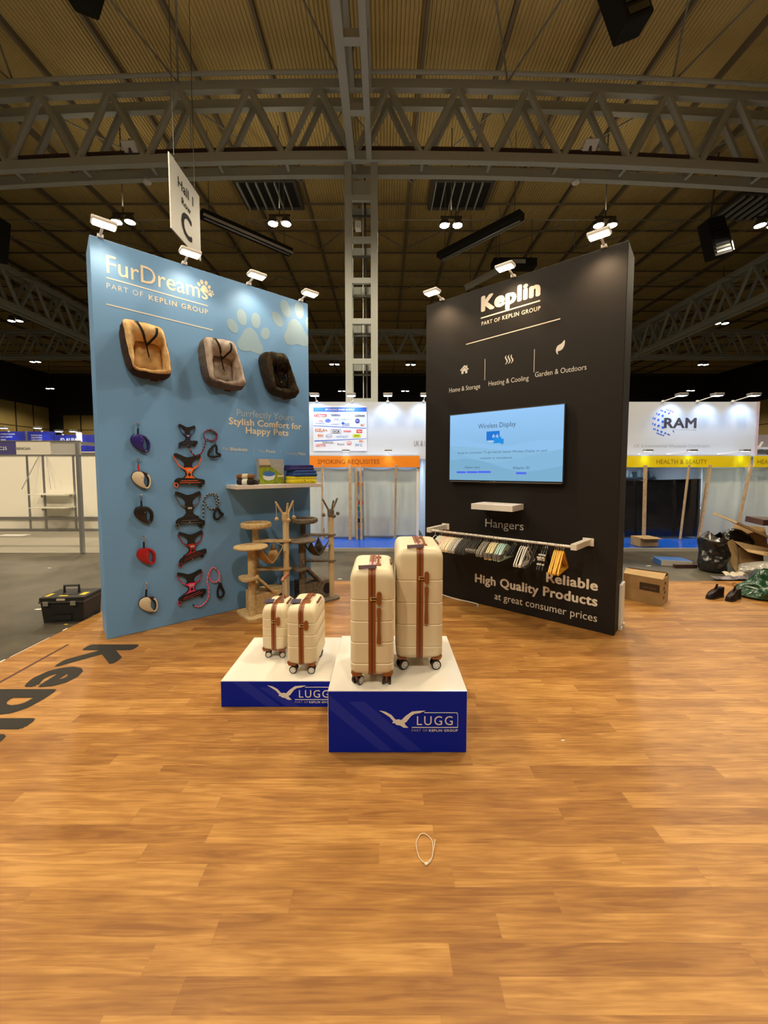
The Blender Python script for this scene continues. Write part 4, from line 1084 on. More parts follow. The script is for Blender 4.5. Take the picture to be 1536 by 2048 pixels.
# ------------------------------------------------------------------ three rope leads
def rope_lead(segs, grip, m1, m2, lab, hook, labh):
    k = thing('wall_hook', labh, 'hook', wb(hook[0], 0, hook[1]), AB, 'ball hooks on the blue wall')
    obj('stem', M().cyl((0, 0, 0), (0, -.022, 0), .006, 8), chrome, k); obj('ball', M().ball((0, -.030, 0), .011, 12), chrome, k, True)
    u0, v0 = hook
    t = thing('rope_lead', lab, 'dog lead', wb(u0, 0, v0), AB, 'rope leads on the blue wall')
    m = M()
    for i, P in enumerate(segs):
        pts = spline([(a - u0, -.014 - .010 * i - .004 * math.sin(j * 1.3), b_ - v0) for j, (a, b_) in enumerate(P)], 9)
        m.tube(pts, .0075, 8, alt=(2, 1))
    obj('rope', m, [m1, m2], t, True)
    pts = spline([(a - u0, -.028, b_ - v0) for a, b_ in grip], 5, True)
    obj('grip', M().tube(pts, .0135, 10, True), mat('foam_black', (0.010, 0.009, 0.010), .9), t, True)
    a, b_ = segs[0][0]
    obj('snap_hook', M().tube([(segs[0][0][0] - u0, -.02, segs[0][0][1] - v0), (segs[0][0][0] - u0 - .012, -.026, segs[0][0][1] - v0 + .02)], .007, 8), black_pl, t, True)
rp0 = mat('rope_dark', (0.02, 0.012, 0.03), .8)
rope_lead([[(.814, 2.02), (.856, 1.924), (.918, 1.901), (.954, 1.933), (.991, 2.008), (1.002, 2.083), (.982, 2.132), (1.001, 2.182), (1.061, 2.208), (1.108, 2.183), (1.125, 2.133), (1.10, 2.094), (1.058, 2.08), (1.017, 2.096)],
           [(1.035, 2.205), (1.115, 2.175), (1.13, 2.13), (1.108, 2.076), (1.104, 2.025)]],
          [(1.105, 2.03), (1.075, 2.006), (1.037, 1.96), (1.029, 1.904), (1.083, 1.893), (1.130, 1.901), (1.157, 1.905), (1.152, 1.925), (1.12, 1.938), (1.118, 2.001)], mat('rope_rose', (0.36, 0.06, 0.12), .8), rp0, 'rose and black rope lead coiled beside the navy harness', (1.063, 2.210), 'ball hook holding the rose rope lead')
rope_lead([[(.942, 1.073), (.956, 1.148), (.956, 1.248), (.961, 1.348), (.993, 1.435), (1.054, 1.46), (1.108, 1.442), (1.13, 1.364), (1.104, 1.289), (1.031, 1.281), (.985, 1.335), (.974, 1.398)],
           [(1.054, 1.46), (1.089, 1.43), (1.103, 1.353), (1.104, 1.283)]],
          [(1.104, 1.275), (1.072, 1.227), (1.076, 1.169), (1.113, 1.153), (1.14, 1.175), (1.172, 1.207), (1.14, 1.235), (1.125, 1.27)], black_mt, mat('rope_white', (0.34, 0.35, 0.37), .8), 'black and white rope lead beside the all black harness', (1.057, 1.465), 'ball hook holding the black and white rope lead')
rope_lead([[(.825, .167), (.882, .143), (.954, .178), (.992, .247), (.995, .35), (.978, .405), (.993, .506), (1.031, .57), (1.071, .57), (1.103, .525), (1.117, .444), (1.081, .398), (1.027, .415), (1.004, .478), (1.018, .54)],
           [(1.071, .57), (1.109, .511), (1.117, .444), (1.116, .391)]],
          [(1.118, .375), (1.09, .293), (1.096, .218), (1.125, .205), (1.150, .225), (1.158, .265), (1.132, .33)], mat('rope_pink', (0.85, 0.08, 0.22), .8), mat('rope_pink_pale', (0.80, 0.30, 0.38), .8), 'pink rope lead beside the pink harness', (1.070, .568), 'ball hook holding the pink rope lead')

# ------------------------------------------------------------------ shelf with blankets, pool box and mats
SZ = 1.560
t = thing('wall_shelf', 'white floating shelf on the blue wall with pet products', 'shelf', wb(1.225, 0, SZ), AB)
obj('board', M().box(0, 1.148, -.35, -.001, -.046, 0, .003), mat('shelf_paint', (0.66, 0.60, 0.56), .5), t)
def roll(u, d, z, r, L, m_, band, lab, yaw=0.0):
    t = thing('rolled_blanket', lab, 'blanket', wb(u, d, SZ + z), AB + yaw, 'rolled blankets on the blue wall shelf')
    def fn(a, v):
        an = a * 2 * PI; rr = r * (1 + .05 * math.sin(an * 3 + v * 7)) * (1 if 0.03 < v < .97 else .86)
        return ((v - .5) * L, rr * math.cos(an), r + rr * math.sin(an))
    m = M().grid(fn, 28, 14, closed_u=True)
    obj('roll', m, m_, t, True, angle=80)
    sp = [(L / 2 - .002, (r * .86) * (1 - i / 44) * math.cos(i * .45), r + (r * .86) * (1 - i / 44) * math.sin(i * .45)) for i in range(40)]
    obj('spiral_end', M().tube(sp, .004, 5), m_, t); obj('spiral_end', M().tube([(-p[0], p[1], p[2]) for p in sp], .004, 5), m_, t)
    obj('paper_band', M().grid(lambda a, v: ((v - .5) * L * .32, r * 1.07 * math.cos(a * 2 * PI), r + r * 1.07 * math.sin(a * 2 * PI)), 28, 3, closed_u=True), band, t, True)
band_w = mat('band_white', (0.60, 0.62, 0.60), .6); band_c = mat('band_cream', (0.50, 0.46, 0.34), .6)
roll(1.375, .24, 0, .034, .20, mat('fleece_black', (0.014, 0.010, 0.008), .95, bump=.4), band_w, 'black rolled blanket with a white band, front left on the shelf', -.85)
roll(1.465, .17, 0, .034, .20, blotch_mat('fleece_grey', (0.02, 0.018, 0.018), (0.16, 0.14, 0.13), 60), band_c, 'grey mottled rolled blanket beside the pool box', -.85)
roll(1.390, .20, .062, .034, .20, blotch_mat('fleece_brown', (0.14, 0.06, 0.025), (0.26, 0.13, 0.055), 50), band_c, 'brown rolled blanket on top of the other two', -.7)
# pool box
t = thing('product_box', 'green and grey printed box showing a small blue pet pool', 'box', wb(1.585, 0, SZ), AB)
obj('carton', M().box(0, .33, -.14, -.05, 0, .315, .002), mat('carton_grey', (0.33, 0.34, 0.33), .5), t)
pb = lambda nm, P, mt, y: obj(nm, M().prism(P, y - .0006, y), mt, t)
pb('print_lawn', [(0.002, .002), (.328, .002), (.328, .10), (.18, .205), (.002, .205)], blotch_mat('lawn', (0.16, 0.22, 0.015), (0.28, 0.34, 0.03), 20, .5, 0), -.1405)
pb('print_path', [(.002, .205), (.16, .205), (.15, .24), (.002, .235)], mat('print_olive', (.16, .14, .05), .5), -.1406)
pb('print_sky', [(.002, .237), (.152, .242), (.12, .312), (.002, .312)], mat('print_peach', (.50, .42, .33), .5), -.1406)
pb('print_pool', [(.045, .11), (.052, .07), (.085, .048), (.13, .045), (.185, .058), (.205, .085), (.208, .12)], mat('pool_white', (.62, .66, .74), .5), -.1412)
pb('print_pool_water', ell(.127, .130, .082, .033, 0, 24), mat('pool_blue', (.05, .15, .42), .4), -.142)
pb('print_banner', [(.24, .085), (.326, .088), (.326, .115), (.24, .112)], cream_pl, -.1412)
for x, z in ((.18, .27), (.205, .285), (.23, .28)): pb('print_paw', ell(x, z, .008, .012, 0, 10), cgr, -.1412)
text('PET POOL', t, mat('print_silver', (.50, .50, .48), .5), .20, .29, .225, .02, y=-.1412)
# folded mats
def folded(u, d, z, w_, dp, h_, m_, lab, seed, yaw=0.0):
    t = thing('folded_mat', lab, 'mat', wb(u, d, SZ + z), AB + yaw, 'folded mats on the blue wall shelf')
    def mk(zb, hh, g):
        rings = []
        for k in range(7):
            f = k / 6; s = 1 - .06 * abs(2 * f - 1) ** 3
            rings.append([wob((x * s, y * s, zb + hh * f), .007 * min(1, 3 * (zb + hh * f) / .05), 9 + seed) for x, y in rrect(w_ + g, dp + g, .035, 6)])
        return M().loft(rings)
    obj('fold', mk(0.003, h_ * .52, 0), m_, t, True, angle=80); obj('fold', mk(h_ * .46, h_ * .54, -.012), m_, t, True, angle=80)
folded(2.13, .18, 0, .37, .25, .095, blotch_mat('mat_yellow', (0.10, 0.11, 0.02), (0.66, 0.56, 0.02), 42, .7, .2, .30, .45), 'yellow patterned folded mat, lowest of the stack', 1)
folded(2.15, .18, .088, .36, .24, .085, mat('mat_blue', (0.012, 0.055, 0.24), .7, var=.25, scale=30), 'mid blue folded mat between the navy and yellow ones', 5)
folded(2.115, .175, .166, .35, .23, .075, mat('mat_navy', (0.018, 0.016, 0.15), .75, var=.2, scale=30), 'navy folded mat on top of the stack', 9)

# ------------------------------------------------------------------ two cat trees beside the blue wall
def cat_tree(du, lab, pl, wood, hammock, ball_m, plush_post):
    t = thing('cat_tree', lab, 'cat tree', wb(du, 0, 0), AB, 'cat trees beside the blue wall')
    # local x along the wall, y = -distance from it
    P1, P2, P3 = (1.369, -.378), (1.507, -.166), (1.80, -.40)
    def plate(name, pts, z0, z1, mt=pl):
        obj(name, M().flat([(p.x, p.y) for p in [Vector((q.x, q.z, 0)) for q in spline([(a, 0, b_) for a, b_ in pts], 4, True)]], z0, z1), mt, t)
    obj('base', M().flat([(p[0] + 1.575, p[1] - .30) for p in rrect(.60, .44, .05)], 0.0, .025), pl, t)
    def post(p, z0, z1, r, mt): obj('post', M().lathe([(r, z0), (r, z1)], 18, (p[0], p[1], 0)), mt, t, True)
    post(P1, .025, .825, .042, plush_post); post(P2, .025, 1.03, .036, plush_post); post(P3, .025, 1.15, .037, wood)
    obj('post_cap', M().lathe([(.042, 1.11), (.047, 1.14), (.046, 1.20), (.03, 1.215)], 18, (P3[0], P3[1], 0)), pl, t, True)
    # cave box
    b = obj('cave', M().box(1.39, 1.82, -.40, -.11, .025, .265, .012), pl, t)
    obj('opening', M().prism([(1.73 + .06 * math.cos(a), .145 + .075 * math.sin(a)) for a in [2 * PI * i / 20 for i in range(20)]], -.402, -.395), black_mt, b)
    # ramp and lower board
    obj('ramp', M().prism([(1.395, .485), (1.41, .505), (1.62, .285), (1.60, .268)], -.45, -.28), pl, t)
    plate('board', [(1.23, -.40), (1.25, -.50), (1.38, -.47), (1.44, -.42), (1.43, -.32), (1.33, -.25), (1.25, -.28)], .468, .492)
    # upper perch boards between back post and tall post
    def wavy(zb, name):
        P = [(1.47, -.22), (1.56, -.14), (1.68, -.24), (1.80, -.345), (1.855, -.37), (1.85, -.44), (1.78, -.45), (1.66, -.36), (1.54, -.26)]
        plate(name, P, zb, zb + .022)
    wavy(.855, 'board'); wavy(.505, 'board')
    obj('platform', M().lathe([(.001, .822), (.185, .824), (.195, .838), (.188, .852), (.001, .856)], 36, (P1[0], P1[1] + .01, 0)), pl, t, True)
    bed = obj('bed', M().lathe([(.001, 1.03), (.15, 1.03), (.18, 1.045), (.185, 1.065), (.178, 1.09), (.155, 1.10), (.135, 1.09), (.13, 1.06), (.001, 1.058)], 36, (P2[0], P2[1] - .03, 0)), pl, t, True)
    # hammock: a square of cloth hung by its corners
    hx, hy = 1.60, -.33
    def fh(u, v):
        a, b_ = u * 2 - 1, v * 2 - 1
        z = .60 + .10 * (abs(a) ** 1.6) + .10 * (abs(a * b_) ** 1.2)
        return (hx + a * .13, hy + b_ * (.12 + .02 * a), z + .02 * b_ * b_)
    h = obj('hammock', M().grid(fh, 15, 15), hammock, t, True, angle=80)
    md = h.modifiers.new('thickness', 'SOLIDIFY'); md.thickness = .008
    for a in (-1, 1):
        for b_ in (-1, 1):
            x, y, z = fh((a + 1) / 2, (b_ + 1) / 2)
            obj('cord', M().tube([(x, y, z), (hx + a * .08, hy + b_ * .06 + .03, .856)], .003, 5), ball_m, h)
    # three prongs with hanging balls
    for dx, dy in ((-.10, .0), (.0, -.06), (.09, .02)):
        tip = (P3[0] + dx * 1.25, P3[1] + dy, 1.345 - (.02 if dx == 0 else 0))
        pr_ = obj('prong', M().tube([(P3[0] + dx * .25, P3[1] + dy * .3, 1.18), tip], [.013, .013], 8).ball(tip, .013, 8), pl, t, True)
        bz = 1.165 - (.02 if dx == 0 else 0)
        obj('toy_cord', M().tube([tip, (tip[0], tip[1] - .015, bz)], .002, 5), white_mt, pr_)
        obj('toy_ball', M().ball((tip[0], tip[1] - .015, bz - .02), .025, 12), pl if dx else ball_m, pr_, True)
    return t
beige = blotch_mat('plush_beige', (0.46, 0.33, 0.16), (0.60, 0.45, 0.25), 30, .95, .5)
sisal = mat('sisal', (0.62, 0.48, 0.28), .85, var=.12, scale=80, bump=.5)
cat_tree(0.0, 'beige plush cat tree with perches, hammock and three prongs', beige, sisal, mat('hammock_tan', (0.52, 0.31, 0.12), .9), beige, beige)
gpl = blotch_mat('plush_catgrey', (0.115, 0.095, 0.075), (0.20, 0.17, 0.14), 30, .95, .5)
cat_tree(.66, 'grey plush cat tree behind the beige one, by the wall end', gpl, sisal, blotch_mat('hammock_grey', (0.045, 0.032, 0.026), (0.13, 0.11, 0.095), 14, .95, .3), gpl, gpl)

# ------------------------------------------------------------------ television on the black wall
t = thing('television', 'wall television showing a pale blue wireless display screen', 'television', wk(.42, 0, 1.588), AK)
TW, TH = 1.437, .874
obj('mount', M().box(.45, 1.0, -.028, -.001, .25, .65, .004), black_mt, t)
obj('housing', M().box(0, TW, -.075, -.028, 0, TH, .006), black_pl, t)
def flatq(nm, P, mt, y, par): return obj(nm, M().add([(x, y, z) for x, z in P], [tuple(range(len(P)))]), mt, par)
SX0, SX1, SZ0, SZ1 = .016, TW - .014, .020, TH - .012
scm = bpy.data.materials.new('screen_glow'); scm.use_nodes = True
nt = scm.node_tree; b = nt.nodes['Principled BSDF']; b.inputs['Base Color'].default_value = (.02, .02, .03, 1); b.inputs['Roughness'].default_value = .15
tc = nt.nodes.new('ShaderNodeTexCoord'); sx = nt.nodes.new('ShaderNodeSeparateXYZ'); nt.links.new(tc.outputs['Object'], sx.inputs[0])
rp = nt.nodes.new('ShaderNodeValToRGB'); nt.links.new(sx.outputs[2], rp.inputs[0])
rp.color_ramp.elements[0].position = 0; rp.color_ramp.elements[0].color = (.17, .39, .60, 1)
rp.color_ramp.elements[1].position = .87; rp.color_ramp.elements[1].color = (.30, .58, .93, 1)
nt.links.new(rp.outputs[0], b.inputs['Emission Color']); b.inputs['Emission Strength'].default_value = 1.0
scr = flatq('screen', [(SX0, SZ0), (SX1, SZ0), (SX1, SZ1), (SX0, SZ1)], scm, -.0755, t)
def em(n, c): return mat(n, (.02, .02, .02), .2, emit=c, es=1.0)
S = lambda s: SX0 + (SX1 - SX0) * s
Tt = lambda v: SZ1 - (SZ1 - SZ0) * v
def wave(P0, c, y):
    top = [(S(i / 40), Tt(P0(i / 40))) for i in range(41)]
    m = M()
    vs = [(x, y, z) for x, z in top] + [(x, y, SZ0) for x, z in top]
    m.add(vs, [(i, i + 1, 42 + i, 41 + i) for i in range(40)]); obj('screen_wave', m, c, scr)
wave(lambda s: .30 + .20 * math.sin(PI * min(1, s * .86)) if s < .58 else .50 - .04 * (s - .58) / .42 - .03 * math.sin((s - .58) * 7), em('wave_a', (.255, .52, .83)), -.0759)
wave(lambda s: .48 + .0 * s + .14 * s * s * 1.6 * (1.25 - s) * 1.9, em('wave_b', (.235, .485, .72)), -.0763)
wave(lambda s: .50 + .24 * math.sin(PI * s * 1.15) if s < .62 else .50 + .24 * math.sin(PI * .713) - .25 * (s - .62) ** 1.1 * 1.4, em('wave_c', (.215, .46, .70)), -.0767)
wave(lambda s: .70 - .06 * math.sin(PI * s * 2.2) + .17 * s * (1.25 - s * .5), em('wave_d', (.185, .41, .61)), -.0771)
tk = em('screen_ink', (.055, .10, .16)); tb = em('screen_blue', (.03, .10, .85))
def st(s, a, b_, v, h_, mt=tk): text(s, scr, mt, S(a), S(b_), Tt(v), h_, y=-.0778)
st('Wireless Display', .285, .625, .235, .058)
st('Ready for connection. To get started, launch Wireless Display on your', .085, .885, .60, .026)
st('computer or smartphone.', .305, .60, .685, .026)
st('Adapter name', .155, .305, .822, .028); st('Adapter ID', .605, .745, .832, .030)
for a, b_, v in ((.075, .17, .895), (.18, .285, .893), (.29, .41, .89), (.635, .72, .905)):
    flatq('blurred_text', [(S(a), Tt(v)), (S(b_), Tt(v)), (S(b_), Tt(v - .028)), (S(a), Tt(v - .028))], em('screen_violet', (.06, .12, .85)), -.0776, scr)
flatq('screen_icon', [(S(.365), Tt(.415)), (S(.485), Tt(.415)), (S(.485), Tt(.285)), (S(.365), Tt(.285))], em('icon_blue', (.0, .17, .66)), -.0776, scr)
flatq('screen_icon', [(S(.43), Tt(.46)), (S(.50), Tt(.46)), (S(.50), Tt(.37)), (S(.43), Tt(.37))], em('icon_sky', (.0, .26, .75)), -.0780, scr)
flatq('screen_icon', [(S(.495), Tt(.475)), (S(.522), Tt(.475)), (S(.522), Tt(.40)), (S(.495), Tt(.40))], em('icon_sky', (.0, .26, .75)), -.0781, scr)
flatq('screen_icon', [(S(.385), Tt(.435)), (S(.44), Tt(.435)), (S(.44), Tt(.428)), (S(.385), Tt(.428))], em('icon_white', (.7, .8, .9)), -.0780, scr)
cxs, czs = S(.447), Tt(.365)
for r in (.010, .022, .034):
    for a0 in (-.5, PI - .5 - .5):
        arc = [(cxs + r * math.cos(a0 + PI / 2 * .9 * k / 8), -.079, czs + r * math.sin(a0 + PI / 2 * .9 * k / 8)) for k in range(9)]
        obj('screen_icon', M().tube(arc, .0028, 5), em('icon_white', (.7, .8, .9)), scr)
obj('foot_trim', M().box(.02, TW - .02, -.077, -.07, -.004, .003), mat('trim_silver', (.5, .48, .45), .3, .8), t)
obj('logo_bar', M().box(.455, .66, -.079, -.06, -.010, .006, .002), chrome, t)

# small empty shelf
t = thing('wall_shelf', 'small empty white shelf under the television', 'shelf', wk(.893, 0, 1.335), AK)
obj('board', M().box(0, .508, -.35, -.001, -.068, 0, .003), mat('shelf_white_b', (0.74, 0.72, 0.70), .5), t)

# ------------------------------------------------------------------ hanger rail
RZ, RD = .952, .34
rail_m = mat('rail_cream', (0.72, 0.68, 0.62), .4)
t = thing('hanger_rail', 'long white clothes rail on the black wall', 'rail', wk(0, 0, RZ), AK)
for u0, u1 in ((.345, .30), (2.105, 2.045)):
    br_ = obj('bracket', M().prism([(0, 0), (.001, 0)], 0, 0) if False else M().box(u0 - .055, u0 + .055, -.02, -.001, -.03, .055, .004), rail_m, t)
    obj('bracket_arm', M().add([(u0 - .028, -.018, -.012), (u0 + .028, -.018, -.012), (u0 + .028, -.018, .045), (u0 - .028, -.018, .045), (u1 - .028, -RD - .03, -.028), (u1 + .028, -RD - .03, -.028), (u1 + .028, -RD - .03, .032), (u1 - .028, -RD - .03, .032)], [(0, 3, 2, 1), (4, 5, 6, 7), (0, 1, 5, 4), (2, 3, 7, 6), (1, 2, 6, 5), (0, 4, 7, 3)]), rail_m, br_)
obj('rod', M().cyl((.29, -RD, 0), (2.055, -RD, 0), .0145, 14), rail_m, t, True)

def hang_out(w_, drop, kind):
    """outline and hole of a hanger in (along wall normal, height), hook ring at the origin"""
    h0 = -.055; a = w_ / 2
    if kind == 'flat':      # broad contoured shoulders with a thin bar
        O = [(0, h0), (.05, h0 - .012), (a * .55, h0 - drop * .30), (a * .9, h0 - drop * .60), (a, h0 - drop * .80), (a * .97, h0 - drop), (a * .80, h0 - drop * 1.02), (0, h0 - drop * 1.02)]
        I = [(0, h0 - .035), (.04, h0 - .045), (a * .45, h0 - drop * .55), (a * .68, h0 - drop * .80), (a * .74, h0 - drop * .86), (a * .74, h0 - drop * .93), (a * .62, h0 - drop * .95), (0, h0 - drop * .95)]
    elif kind == 'triangle':
        O = [(0, h0), (.03, h0 - .01), (a * .5, h0 - drop * .42), (a * .9, h0 - drop * .80), (a, h0 - drop * .92), (a * .98, h0 - drop), (a * .85, h0 - drop), (0, h0 - drop)]
        I = [(0, h0 - .03), (.015, h0 - .036), (a * .42, h0 - drop * .50), (a * .78, h0 - drop * .83), (a * .84, h0 - drop * .88), (a * .84, h0 - drop * .91), (a * .75, h0 - drop * .92), (0, h0 - drop * .92)]
    mir = lambda P: P + [(-x, z) for x, z in reversed(P[1:-1])]
    return mir(O), mir(I)
def hanger(u, w_, drop, kind, m_, m_hook, lab, grp, th=.006, extra=None, em_=None, yaw=0.0):
    t = thing('clothes_hanger', lab, 'hanger', wk(u, RD, RZ), AK + yaw, grp)
    rot = Matrix.Rotation(R(90), 4, 'Z')
    if kind == 'wire':
        a = w_ / 2; h0 = -.06
        P = spline([(0, 0, h0), (a * .5, 0, h0 - drop * .35), (a * .95, 0, h0 - drop * .8), (a, 0, h0 - drop * .92), (a * .9, 0, h0 - drop), (0, 0, h0 - drop), (-a * .9, 0, h0 - drop), (-a, 0, h0 - drop * .92), (-a * .95, 0, h0 - drop * .8), (-a * .5, 0, h0 - drop * .35)], 4, True)
        obj('body', M().tube(P, th, 6, True).xf(rot), m_, t, True)
    else:
        O, I = hang_out(w_, drop, kind)
        obj('body', M().ring(O, I, -th / 2, th / 2).xf(rot), m_, t)
    hk = [(.0, 0, -.058), (0, 0, -.035), (.012, 0, -.020), (.0185, 0, 0), (.012, 0, .0155), (0, 0, .0185), (-.013, 0, .0155), (-.0185, 0, .004)]
    obj('hook', M().tube(spline(hk, 3), .0026, 6).xf(rot), m_hook, t, True)
    if extra:
        for (x0, x1, z0, z1) in extra: obj('clip', M().box(x0, x1, -th / 2 - .006, th / 2 + .006, z0, z1, .002).xf(rot), em_, t)
    return t
def many(us, w_, drop, kind, m_, m_hook, lab, grp, **k):
    h_ = hanger(us[0], w_, drop, kind, m_, m_hook, lab, grp, **k)
    for i, u in enumerate(us[1:]):
        dup(h_, wk(u, RD + .006 * math.sin(i * 2.1), RZ), AK + R(3 * math.sin(i * 1.7)))
def span(a, b_, n): return [a + (b_ - a) * i / (n - 1) for i in range(n)]
vel = lambda n, c: mat(n, c, .8, sheen=.3)
hanger(.385, .24, .07, 'wire', white_pl, white_pl, 'single small white hanger at the left end of the rail', None, th=.005)
many(span(.450, .490, 3), .44, .155, 'flat', vel('velvet_mint', (0.62, 0.72, 0.58)), chrome, 'pale mint velvet hanger next to the single white one', 'pale mint velvet hangers', th=.014)
many(span(.515, .585, 4), .44, .155, 'flat', vel('velvet_blush', (0.84, 0.64, 0.52)), mat('copper', (.6, .3, .18), .3, 1), 'blush pink velvet hanger among the pale ones on the left', 'blush pink velvet hangers', th=.014)
many(span(.610, .680, 4), .44, .155, 'flat', vel('velvet_cream', (0.86, 0.74, 0.54)), mat('copper', (.6, .3, .18), .3, 1), 'cream velvet hanger between pink and grey ones', 'cream velvet hangers', th=.014)
many(span(.705, .775, 4), .44, .155, 'flat', vel('velvet_silver', (0.48, 0.45, 0.41)), chrome, 'light grey velvet hanger next to the cream ones', 'light grey velvet hangers', th=.014)
many(span(.800, .890, 6), .44, .155, 'flat', vel('velvet_black', (0.012, 0.011, 0.011)), chrome, 'plain black velvet hanger left of the grey striped ones', 'plain black velvet hangers', th=.012)
many(span(.925, 1.025, 6), .40, .13, 'flat', mat('hanger_dark', (0.06, 0.055, 0.05), .6), chrome, 'dark hanger with grey shoulders in the middle of the rail', 'dark hangers with grey shoulders', th=.006, extra=[(-.19, -.12, -.175, -.135), (.12, .19, -.175, -.135)], em_=mat('shoulder_grey', (0.36, 0.34, 0.31), .7))
many(span(1.065, 1.125, 4), .42, .15, 'flat', mat('hanger_grey', (0.30, 0.28, 0.25), .6), chrome, 'mid grey hanger left of the pale yellow ones', 'mid grey hangers', th=.009)
gr_band = mat('band_grey', (0.155, 0.145, 0.125), .7)
many(span(1.165, 1.230, 4), .40, .17, 'flat', mat('hanger_lemon', (0.80, 0.72, 0.45), .5), chrome, 'pale yellow hanger with grey grips', 'pale yellow hangers', th=.011, extra=[(-.205, -.10, -.205, -.15), (.10, .205, -.205, -.15)], em_=gr_band)
many(span(1.270, 1.335, 4), .40, .17, 'flat', mat('hanger_aqua', (0.48, 0.70, 0.68), .5), chrome, 'pale aqua hanger with grey grips', 'pale aqua hangers', th=.011, extra=[(-.205, -.10, -.205, -.15), (.10, .205, -.205, -.15)], em_=gr_band)
many(span(1.412, 1.450, 3), .34, .09, 'flat', black_mt, chrome, 'black hanger just left of the thin white ones', 'black hangers left of the white ones', th=.012)
many(span(1.505, 1.575, 4), .42, .19, 'wire', mat('coated_white', (0.85, 0.82, 0.78), .35), chrome, 'thin white triangular hanger right of the aqua ones', 'thin white hangers', th=.006)
many(span(1.590, 1.615, 2), .42, .19, 'wire', mat('coated_grey', (0.10, 0.10, 0.09), .35), chrome, 'thin dark wire hanger behind the white ones', 'thin dark hangers', th=.005)
many(span(1.655, 1.675, 2), .40, .16, 'triangle', black_mt, chrome, 'black hanger between the white and spotted ones', 'black hangers right of the white ones', th=.010)
many(span(1.740, 1.785, 3), .40, .20, 'triangle', mat('hanger_black_clip', (0.014, 0.013, 0.013), .5), chrome, 'black clip hanger with pale spots left of the orange ones', 'spotted black clip hangers', th=.010,
     extra=[(-.17, -.15, -.13, -.115), (-.17, -.15, -.20, -.185), (-.12, -.10, -.11, -.095), (-.15, -.13, -.155, -.14)], em_=mat('spot_white', (.62, .6, .56), .5))
many(span(1.860, 1.945, 6), .42, .215, 'triangle', mat('hanger_orange', (0.78, 0.42, 0.035), .45), chrome, 'bright yellow-orange wooden hanger at the right end of the rail', 'yellow-orange hangers', th=.012)

# white thing leaning and rail end on the far side of the black wall
t = thing('slim_panel', 'white slim panel standing against the end of the black wall', 'panel', wk(2.376, -.30, 0), AK)
obj('body', M().box(.0015, .03, -.10, .10, .035, .50, .008), white_pl, t)
obj('foot', M().box(.002, .04, .05, .09, 0, .035, .004), white_pl, t); obj('foot', M().box(.002, .04, -.09, -.05, 0, .035, .004), white_pl, t)
t = thing('rail_bracket', 'white rail end with a hook behind the black wall', 'bracket', wk(2.30, -.41, .955), AK)
obj('bracket_arm', M().box(-.03, .03, .001, .36, -.035, .035, .006), rail_m, t)
obj('hook', M().tube([(.03 * math.cos(a), .30, .06 + .03 * math.sin(a)) for a in [R(-60 + 30 * i) for i in range(9)]], .004, 6).tube([(0, .30, .03), (.015, .30, .036)], .004, 6), white_pl, t, True)
tag(obj('white_cable', M().tube(spline([wk(.30, .02, .012), wk(.55, .05, .006), wk(.75, .03, .006), wk(.86, .05, .006), wk(.885, .12, .006)], 6), .006, 6), white_pl, None, True), 'white cable lying along the foot of the black wall', 'cable')

# ------------------------------------------------------------------ floor lettering
ink_f = mat('floor_ink', (0.030, 0.028, 0.026), .7, spec=.15)
t = thing('floor_lettering', 'big black floor lettering spelling Keplin near the blue wall', 'lettering', (0, 0, 0))
v, f = text_raw('Keplin', .055); fv, _ = text_raw('Kepl', .055); hv, _ = text_raw('H')
capr = max(p[1] for p in hv); a0 = min(p[0] for p in fv); k = 1.255 / (max(p[0] for p in fv) - a0); q = .455 / capr
obj('letters', M().add([(-2.905 + p[1] * q, 3.735 - (p[0] - a0) * k, .0012 + p[2]) for p in v], f), ink_f, t)
obj('underline', M().add([(-3.165, 1.4, .0011), (-3.135, 1.4, .0011), (-3.135, 3.74, .0011), (-3.165, 3.74, .0011)], [(0, 1, 2, 3)]), mat('floor_brown', (0.07, 0.022, 0.012), .5), t)

